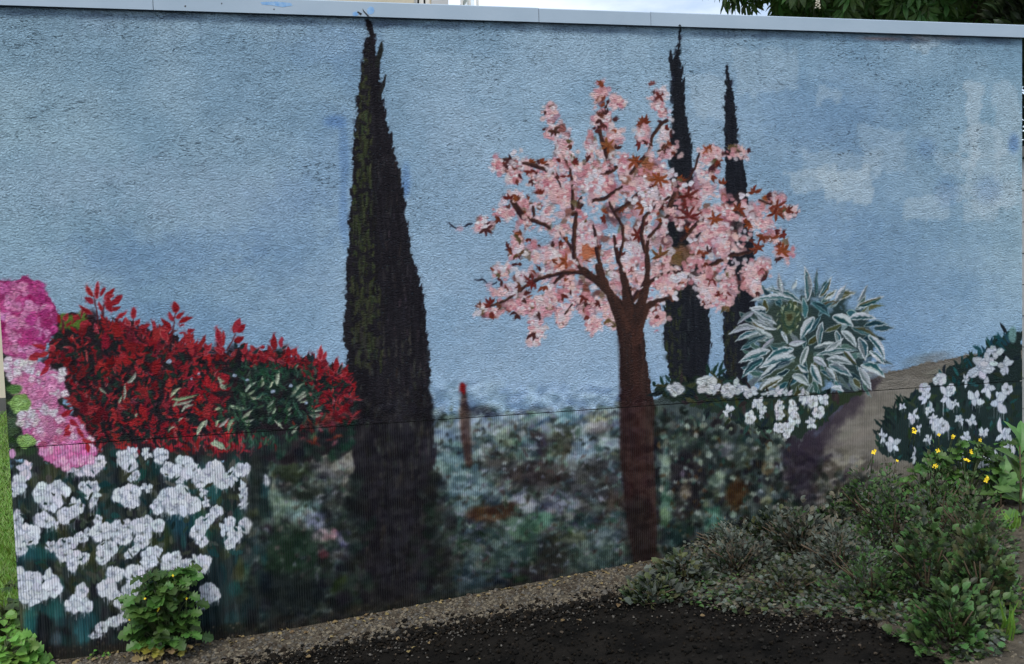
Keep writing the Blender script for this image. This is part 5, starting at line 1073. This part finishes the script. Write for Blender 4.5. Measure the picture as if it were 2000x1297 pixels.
thistle(1940, 1296, -1.0, [(-.9,.02,.12,.25,-.3),(.9,.02,.13,.3,-.3),(-.3,.03,.12,.7,-.5),(.4,.03,.12,.8,-.3),(.1,.02,.12,.3,-.9),(-.8,.03,.1,.6,.1),(.7,.02,.11,.1,.3)], 'low bright sow thistle rosette at the lower right corner', 1.0)
GB = [leaf_mesh('grass_blade', 'blade', L_GRASS, 50+k) for k in range(2)]
def tuft(px_, py_, n, L, lab):
    b = on_ground(px_, py_); root = empty('grass_tuft', tuple(b), lab, 'grass tuft', 'grass tufts at the right')
    for k in range(n):
        a = RNG.uniform(0, 6.28); add_part('blade', GB[k % 2], aim(b+Vector((RNG.normal(0, .015), RNG.normal(0, .015), 0)), (math.cos(a)*.5, math.sin(a)*.5, RNG.uniform(.6, 1.3)), (0, -1, .3), L*RNG.uniform(.6, 1.15), 0, 1.6), root)
tuft(1962, 1250, 16, .16, 'thin grass tuft above the low rosette at the lower right'); tuft(1985, 1190, 12, .12, 'short grass tuft on brown earth by the right edge'); tuft(1975, 1035, 22, .11, 'grass tuft between the two sow thistles')

# dusky low shrubs in front of the right half of the wall
SHM = {'sage': leafmat('sage_leaf', (.045, .060, .046), (.125, .148, .122), .5, .6), 'dark': leafmat('dark_shrub_leaf', (.012, .024, .010), (.035, .055, .02), .5, .5), 'olive': leafmat('olive_leaf', (.035, .045, .014), (.085, .095, .035), .5, .6), 'straw': leafmat('straw_leaf', (.07, .064, .046), (.15, .138, .10), .35, .8), 'green': leafmat('mid_green_leaf', (.035, .09, .022), (.075, .15, .042), .45, .5)}
SL = {k: [leaf_mesh('shrub_leaf', s, m, 60) for s in ('oval', 'lance', 'lobed')] for k, m in SHM.items()}
def low_shrub(px_, py_, H, R, n, mix, lab, size=.03, flat=.6):
    size = (.018, .030, .024, .036, .021)[(px_//10) % 5]; n = int(n*(1.5 if size < .023 else 1.0)); upr = (px_ % 7)/7*.9; H = H*(1.45 if px_ > 1680 else 1.15); mix = mix+['green','green'] if px_ > 1670 else mix+['sage']; shp = (px_//20) % 3; pha = px_*1.7
    b = on_ground(px_, py_); b.y = min(b.y, -.05); root = empty('low_shrub', tuple(b), lab, 'shrub', 'low shrubs in front of the wall'); st = MB(); items = {}
    for k in range(n):
        a = RNG.uniform(0, 6.28); u = RNG.uniform(-.1, 1); lump = 1+.28*math.sin(3*a+pha)+.18*math.sin(5*a+2*pha); r = R*math.sqrt(max(0, 1-u*u))*RNG.uniform(.45, 1.12)*lump; h = max(.005, H*u*RNG.uniform(.55, 1.15)*(1+.3*math.sin(2*a+pha)))
        p = b+Vector((math.cos(a)*r, math.sin(a)*r*flat, h)); p.y = min(p.y, -.02); p.z = max(p.z, zg(p.x, p.y)+.008)
        c = mix[RNG.integers(len(mix))]; d = Vector((math.cos(a), math.sin(a)*.6-.2, u*.9+upr+RNG.normal(0, .35)))
        items.setdefault(c, []).append((SL[c][shp if RNG.random() < .7 else k % 3], aim(p, d, (RNG.normal(0, .5), -.5, 1), size*RNG.uniform(.6, 1.3), RNG.normal(0, .5), 1.1)))
    for k in range(9):
        a = RNG.uniform(0, 6.28); st.tube([b, b+Vector((math.cos(a)*R*.4, math.sin(a)*R*.3, H*.5)), b+Vector((math.cos(a)*R*.8, math.sin(a)*R*.5, H*.8))], [.005, .004, .002], 5)
    for c, it in items.items(): merged('%s_foliage' % c, it, SHM[c], root)
    tag(st.build('stems', L_STEMD, root, True), kind='stuff')
for a in ((1330,1140,.10,.18,420,['dark','sage','olive'],'sparse dark low shrub right of the blossom tree foot'),
          (1440,1120,.15,.20,700,['sage','dark','straw'],'greyish low shrub right of the blossom tree foot, second along'),
          (1560,1085,.16,.22,800,['sage','straw','dark','straw'],'pale straw grey shrub below the painted path shadow'),
          (1640,1120,.15,.22,800,['sage','straw','sage','dark'],'sage grey shrub below the painted path'),
          (1540,1165,.10,.22,600,['dark','straw','olive'],'flat dark shrub in the dim front row, left'),
          (1700,1175,.15,.20,760,['green','sage','dark'],'rounded grey green shrub in the dim front row'),
          (1740,1075,.21,.22,900,['sage','dark','green','straw'],'dense mottled shrub below the left of the right celandines'),
          (1825,1060,.23,.22,1000,['dark','green','olive','sage'],'tall dark leafy shrub below the right azalea'),
          (1895,1090,.20,.19,900,['olive','dark','green','straw'],'olive brown shrub beside the young sow thistle'),
          (1810,1165,.19,.22,900,['dark','olive','green','dark'],'dark green shrub in the dim front row, right'),
          (1910,1200,.20,.17,800,['dark','olive','dark','green'],'blackish olive shrub beside the brown earth'),
          (1400,1065,.10,.20,600,['straw','sage','olive'],'thin dry ground cover against the wall right of the blossom trunk'),
          (1490,1045,.11,.20,620,['sage','olive','dark'],'low grey olive ground cover against the wall between dry clumps'),
          (1615,1030,.11,.18,560,['straw','sage','green'],'pale dry clump against the wall below the painted path'),
          (1690,1025,.16,.18,700,['green','sage','dark'],'leafy clump against the wall left of the right celandines'),
          (1280,1170,.06,.14,300,['dark','olive'],'tiny dark clump nearest to the blossom tree foot'),
          (1860,1260,.13,.17,700,['green','dark','green'],'fresh green low shrub at the lower right')):
    low_shrub(*a)

items = {}
gcp = [(1235,1175),(1300,1120),(1400,1085),(1500,1050),(1600,1030),(1700,1010),(1800,995),(1880,985),(1945,1010),(1985,1090),(1985,1200),(1960,1290),(1880,1297),(1800,1235),(1700,1218),(1550,1212),(1400,1195)]
for q in inpoly(gcp, 5200):
    p = on_ground(q[0], q[1]); p.y = min(p.y, -.012); p.z = zg(p.x, p.y)+RNG.uniform(.006, .045)
    c = ('sage','sage','olive','dark','green','straw')[RNG.integers(6)]; a = RNG.uniform(0, 6.28)
    items.setdefault(c, []).append((SL[c][RNG.integers(3)], aim(p, (math.cos(a), math.sin(a), RNG.uniform(-.1, .8)), (RNG.normal(0, .4), -.4, 1), RNG.uniform(.012, .030), 0, 1.1)))
for c, it in items.items(): merged('%s_ground_cover' % c, it, SHM[c], None)
lit = []
lm = leaf_mesh('litter_leaf', 'oval', L_DRY, 90)
for k in range(420):
    x = RNG.uniform(-1.2, 4.2); y = -abs(RNG.normal(0, .05))-.012 if k % 3 else edge_y(x)*RNG.random()-RNG.random()*.45*(k % 2)
    a = RNG.uniform(0, 6.28); lit.append((lm, aim((x, y, zg(x, y)+.014), (math.cos(a), math.sin(a), RNG.uniform(-.1, .3)), (RNG.normal(0, .4), RNG.normal(0, .4), 1), RNG.uniform(.010, .028), 0, 1.1)))
merged('leaf_litter', lit, L_DRY, None)
tw = MB()
for k in range(70):
    x = RNG.uniform(-1.2, 3.6); y = edge_y(x)*RNG.random()-RNG.random()*.3; a = RNG.uniform(0, 6.28); L = RNG.uniform(.02, .08); p = Vector((x, y, zg(x, y)+.014)); tw.tube([p, p+Vector((math.cos(a)*L*.5, math.sin(a)*L*.5, .004)), p+Vector((math.cos(a)*L, math.sin(a)*L+.006, .002))], [.0018, .0015, .001], 4)
tag(tw.build('fallen_twigs', L_STEMD, None), kind='stuff')
# lawn grass seen past the left end of the wall
c_ = [on_ground(-150, 800), on_ground(60, 800), on_ground(60, 1085), on_ground(-150, 1085)]
items = []
gm = leaf_mesh('lawn_blade', 'blade', L_GRASS, 70)
for k in range(12000):
    px_, t = RNG.uniform(-150, 60), RNG.random(); p = on_ground(px_, 795+400*t)
    if p.y < .02 or (p.x > WX0-.02 and p.y < .2): continue
    a = RNG.uniform(0, 6.28); items.append((gm, aim(p, (math.cos(a)*.6, math.sin(a)*.6, RNG.uniform(.5, 1.2)), (0, -1, .3), RNG.uniform(.04, .08), 0, 2.4)))
merged('lawn_grass', items, L_GRASS, None)
xs = list(np.linspace(-3.4, WX0-.03, 12)); sheet('bare_earth', xs, [-1.2, -.8, -.5, -.3, -.1, .1, .3, .5, .75], M_BARE, .005)
for (px_, py_, H, R, n, lab) in ((10,1215,.10,.10,40,'dark green weed patch behind the bright weeds left of the wall'), (24,1165,.08,.07,30,'small weed on bare earth close to the left wall edge')):
    b1 = on_ground(px_, py_); weed('broad_leaved_weed', tuple(b1), H, R, n, [leaf_mesh('dull_weed_leaf', 'oval', L_CELD, 77)], lab, 'weed', 'weeds at the left corner', .05, wid=1.3)

# ================================================================== behind the wall
FY = 9.1
def fX(px_): return at_y(px_, 5, FY).x
M_BEIGE = simple_mat('beige_render', (.50, .45, .35), (.58, .53, .42), 3, .9, .003, 50); M_PLIN = simple_mat('grey_plinth', (.07, .07, .07), (.12, .12, .115), 5, .9, .004, 30)
M_WFR = simple_mat('white_frame', (.66, .66, .64), (.74, .74, .72), 4, .5); M_GREYP = simple_mat('pale_grey_render', (.45, .46, .47), (.54, .55, .56), 4, .85, .002, 50)
M_DARKW, _t, _b = new_mat('dark_window_glass'); _b.inputs['Base Color'].default_value = (.02, .022, .026, 1); _b.inputs['Roughness'].default_value = .08
M_GLS, _t, _b = new_mat('balcony_glass'); _b.inputs['Base Color'].default_value = (.80, .86, .88, 1); _b.inputs['Roughness'].default_value = .05; _b.inputs['Transmission Weight'].default_value = .85
M_TILE = simple_mat('roof_sheet', (.10, .09, .09), (.15, .14, .13), 3, .8)
XR, XP = fX(875), fX(842)
bld = empty('apartment_building', ((-10+XR)/2, FY+2, 0), 'beige apartment building with balcony rising behind the wall on the left', 'building')
band = at_y(700, 8, FY).z
floors = [band-3.05-.6, band-.6, band-.6+3.05]        # window sill heights
wins = [(fX(450), fX(476)), (fX(569), fX(612)), (fX(809), fX(842)-.01)]
wins = [(-9.2, -7.9), (-6.4, -5.1)] + wins
PZ = at_y(5, 778, FY-.05).z
m = MB(); zt = floors[2]+2.4
edges = [-11.0]+[e for w_ in wins for e in w_]+[XP]
for k in range(0, len(edges), 2): m.box(edges[k], edges[k+1], FY, FY+.3, PZ+.002, zt)
for (a_, b_) in wins:
    zs = PZ+.002
    for s in floors:
        m.box(a_, b_, FY, FY+.3, zs, max(s, zs+.01)); zs = s+1.35
    m.box(a_, b_, FY, FY+.3, zs, zt)
m.box(-11, -10.7, FY+.302, FY+6, PZ+.002, zt); m.box(XR-.3, XR, FY+.302, FY+6, PZ+.002, zt); m.box(-11, XR, FY+6.002, FY+6.3, PZ+.002, zt)
m.build('wall', M_BEIGE, bld)
MB().box(XP+.002, XR, FY-.03, FY+.3, PZ+.002, zt).build('corner_pillar', M_GREYP, bld)
MB().box(-11.02, XR+.02, FY-.05, FY+6.3, -.3, PZ).build('plinth', M_PLIN, bld)
MB().box(-11.3, XR+.4, FY-.4, FY+6.6, zt+.002, zt+.25).build('roof', M_TILE, bld)
for (a_, b_) in wins:
    for s in floors:
        if s < .6: continue
        o = MB().box(a_, b_, FY+.16, FY+.17, s, s+1.35).build('window', M_DARKW, bld)
        f_ = MB(); t_ = .055
        f_.box(a_, a_+t_, FY+.08, FY+.155, s, s+1.35).box(b_-t_, b_, FY+.08, FY+.155, s, s+1.35).box(a_+t_, b_-t_, FY+.08, FY+.155, s, s+t_).box(a_+t_, b_-t_, FY+.08, FY+.155, s+1.35-t_, s+1.35).box((a_+b_)/2-.03, (a_+b_)/2+.03, FY+.085, FY+.15, s+t_, s+1.35-t_)
        f_.box(a_+t_, (a_+b_)/2-.03, FY+.09, FY+.145, s+.72, s+.75)
        fo = f_.build('frame', M_WFR, o)
bx0, bx1, bz = XR+.002, fX(911), band-.95
m = MB(); m.box(bx0, bx1, FY-.9, FY+1.6, bz-.18, bz); bal = m.build('balcony', M_GREYP, bld)
r_ = MB()
for x in np.linspace(bx0+.02, bx1-.03, 3): r_.box(x, x+.03, FY-.88, FY-.85, bz, bz+1.04)
for y in (FY-.2, FY+.6, FY+1.5): r_.box(bx1-.03, bx1, y, y+.03, bz, bz+1.04)
r_.box(bx0, bx1+.01, FY-.89, FY-.84, bz+1.042, bz+1.08); r_.box(bx1-.04, bx1+.01, FY-.838, FY+1.6, bz+1.042, bz+1.08); r_.build('railing', M_WFR, bal)
MB().box(bx0+.06, bx1-.06, FY-.872, FY-.862, bz+.08, bz+1.0).build('glass_panel', M_GLS, bal)

# pale pillar past the right end
pr = at_y(2004, 600, .9); pl = empty('gate_pillar', (pr.x, .9, zg(pr.x, .9)), 'pale block gate pillar just past the right wall end', 'pillar')
for k in range(9):
    z = zg(pr.x, .9)+.002+k*.2; MB().box(pr.x-.06+.004*(k % 2), pr.x+.4, .8, 1.2, z, z+.194).build('block', M_GREYP, pl)
MB().box(pr.x-.03, pr.x+.37, .83, 1.17, zg(pr.x, .9)-.05, zg(pr.x, .9)+1.8).build('mortar_core', M_PLIN, pl); MB().box(pr.x-.1, pr.x+.44, .76, 1.24, zg(pr.x, .9)+1.803, zg(pr.x, .9)+1.87).build('cap', M_CONC, pl)

# evergreen past the right end
ev = at_depth(2050, 250, 6.4); eb = Vector((ev.x, ev.y, zg(ev.x, ev.y)))
evo = empty('evergreen_shrub', tuple(eb), 'tall dark evergreen shrub just past the right wall end', 'shrub')
MB().tube([eb-Vector((0, 0, .1)), ev+Vector((0, 0, -.2)), ev+Vector((0, 0, .6))], [.06, .04, .01], 7).build('trunk', L_STEMD, evo, True)
its = []
for k in range(5200):
    a, u = RNG.uniform(0, 6.28), RNG.uniform(-1, 1); s = math.sqrt(1-u*u)*RNG.uniform(.4, 1); n_ = Vector((math.cos(a)*s, math.sin(a)*s, u))
    its.append((SL['dark'][0], aim(ev+Vector((n_.x*.46, n_.y*.46, n_.z*1.3)), n_+Vector((0, 0, .4)), (RNG.normal(0, .4), -.3, 1), RNG.uniform(.08, .13), 0)))
merged('foliage', its, SHM['dark'], evo)
# chestnut tree behind the wall on the right
L_CH = leafmat('chestnut_leaf', (.045, .105, .028), (.095, .185, .048), .5, .4, .4); M_BARK = simple_mat('chestnut_bark', (.05, .042, .034), (.10, .085, .07), 9, .9, .02, 20)
DEP = 8.6
cc_ = at_depth(1800, -235, DEP); RAD = Vector((2.05, 1.9, 1.62))
tb = Vector((cc_.x+.5, cc_.y+.3, zg(cc_.x, cc_.y)))
tree = empty('chestnut_tree', tuple(tb), 'chestnut tree with large dark palmate leaves behind the wall on the right', 'tree')
t = MB(); t.tube([tb-Vector((0, 0, .1)), tb+Vector((.02, 0, 1.6)), tb+Vector((-.1, 0, 3.2)), cc_+Vector((0, 0, .6))], [.24, .18, .13, .05], 10); t.build('trunk', M_BARK, tree, True)
t = MB()
for k in range(14):
    a = 6.283*k/14+RNG.normal(0, .2); s = tb+Vector((-.05, 0, RNG.uniform(2.3, 4.0))); e = cc_+Vector((math.cos(a)*RAD.x*.8, math.sin(a)*RAD.y*.8, RNG.uniform(-.55, .5)*RAD.z)); t.tube([s, (s+e)/2+Vector((0, 0, .25)), e], [.06, .035, .012], 6)
t.build('branches', M_BARK, tree, True)
CHL = [leaf_mesh('chestnut_leaf', 'palmate', L_CH, 80+k) for k in range(4)]
vis, rest = [], []
for k in range(3400):
    a, u = RNG.uniform(0, 6.283), RNG.uniform(-1, 1); s = math.sqrt(1-u*u); rr_ = RNG.uniform(.62, 1.0)**.6*(1+.10*math.sin(5*a+2)*s+.08*math.sin(9*u+4*a))
    n_ = Vector((math.cos(a)*s, math.sin(a)*s, u)); p = cc_+Vector((n_.x*RAD.x*rr_, n_.y*RAD.y*rr_, n_.z*RAD.z*rr_))
    d = Vector((n_.x+RNG.normal(0, .35), n_.y+RNG.normal(0, .35), -.75+RNG.normal(0, .35))); M = aim(p, d, (n_.x*1.0+RNG.normal(0, .3), n_.y*1.0-.5, .55), RNG.uniform(.13, .22), RNG.normal(0, .4), 1.0)
    q = np.array(p)-CAM_P; dz = q@AX_F; X, Y = 1000+FPX*(q@AX_R)/dz, 648.5-FPX*(q@AX_U)/dz
    (vis if (1380 < X < 2040 and -40 < Y < 95) else rest).append((dz, k, M))
vis.sort(key=lambda v_: v_[0])
for dz, k, M in vis[:295]: add_part('leaf', CHL[k % 4], M, tree)
merged('crown', [(CHL[k % 4], M) for dz, k, M in vis[295:]+rest], L_CH, tree)
M_CANDLE = simple_mat('cream_blossom', (.55, .50, .40), (.7, .66, .55), 60, .7)
for px_, py_ in ((1597, 2),):
    p = at_depth(px_, py_, DEP-1.85); t = MB()
    for k in range(26):
        h = k/26*.11; a = k*2.4; r = .016*(1-k/30); q = p+Vector((math.cos(a)*r, math.sin(a)*r, h-.05)); t.box(q.x-.004, q.x+.004, q.y-.004, q.y+.004, q.z-.004, q.z+.004)
    t.build('flower_spike', M_CANDLE, tree)
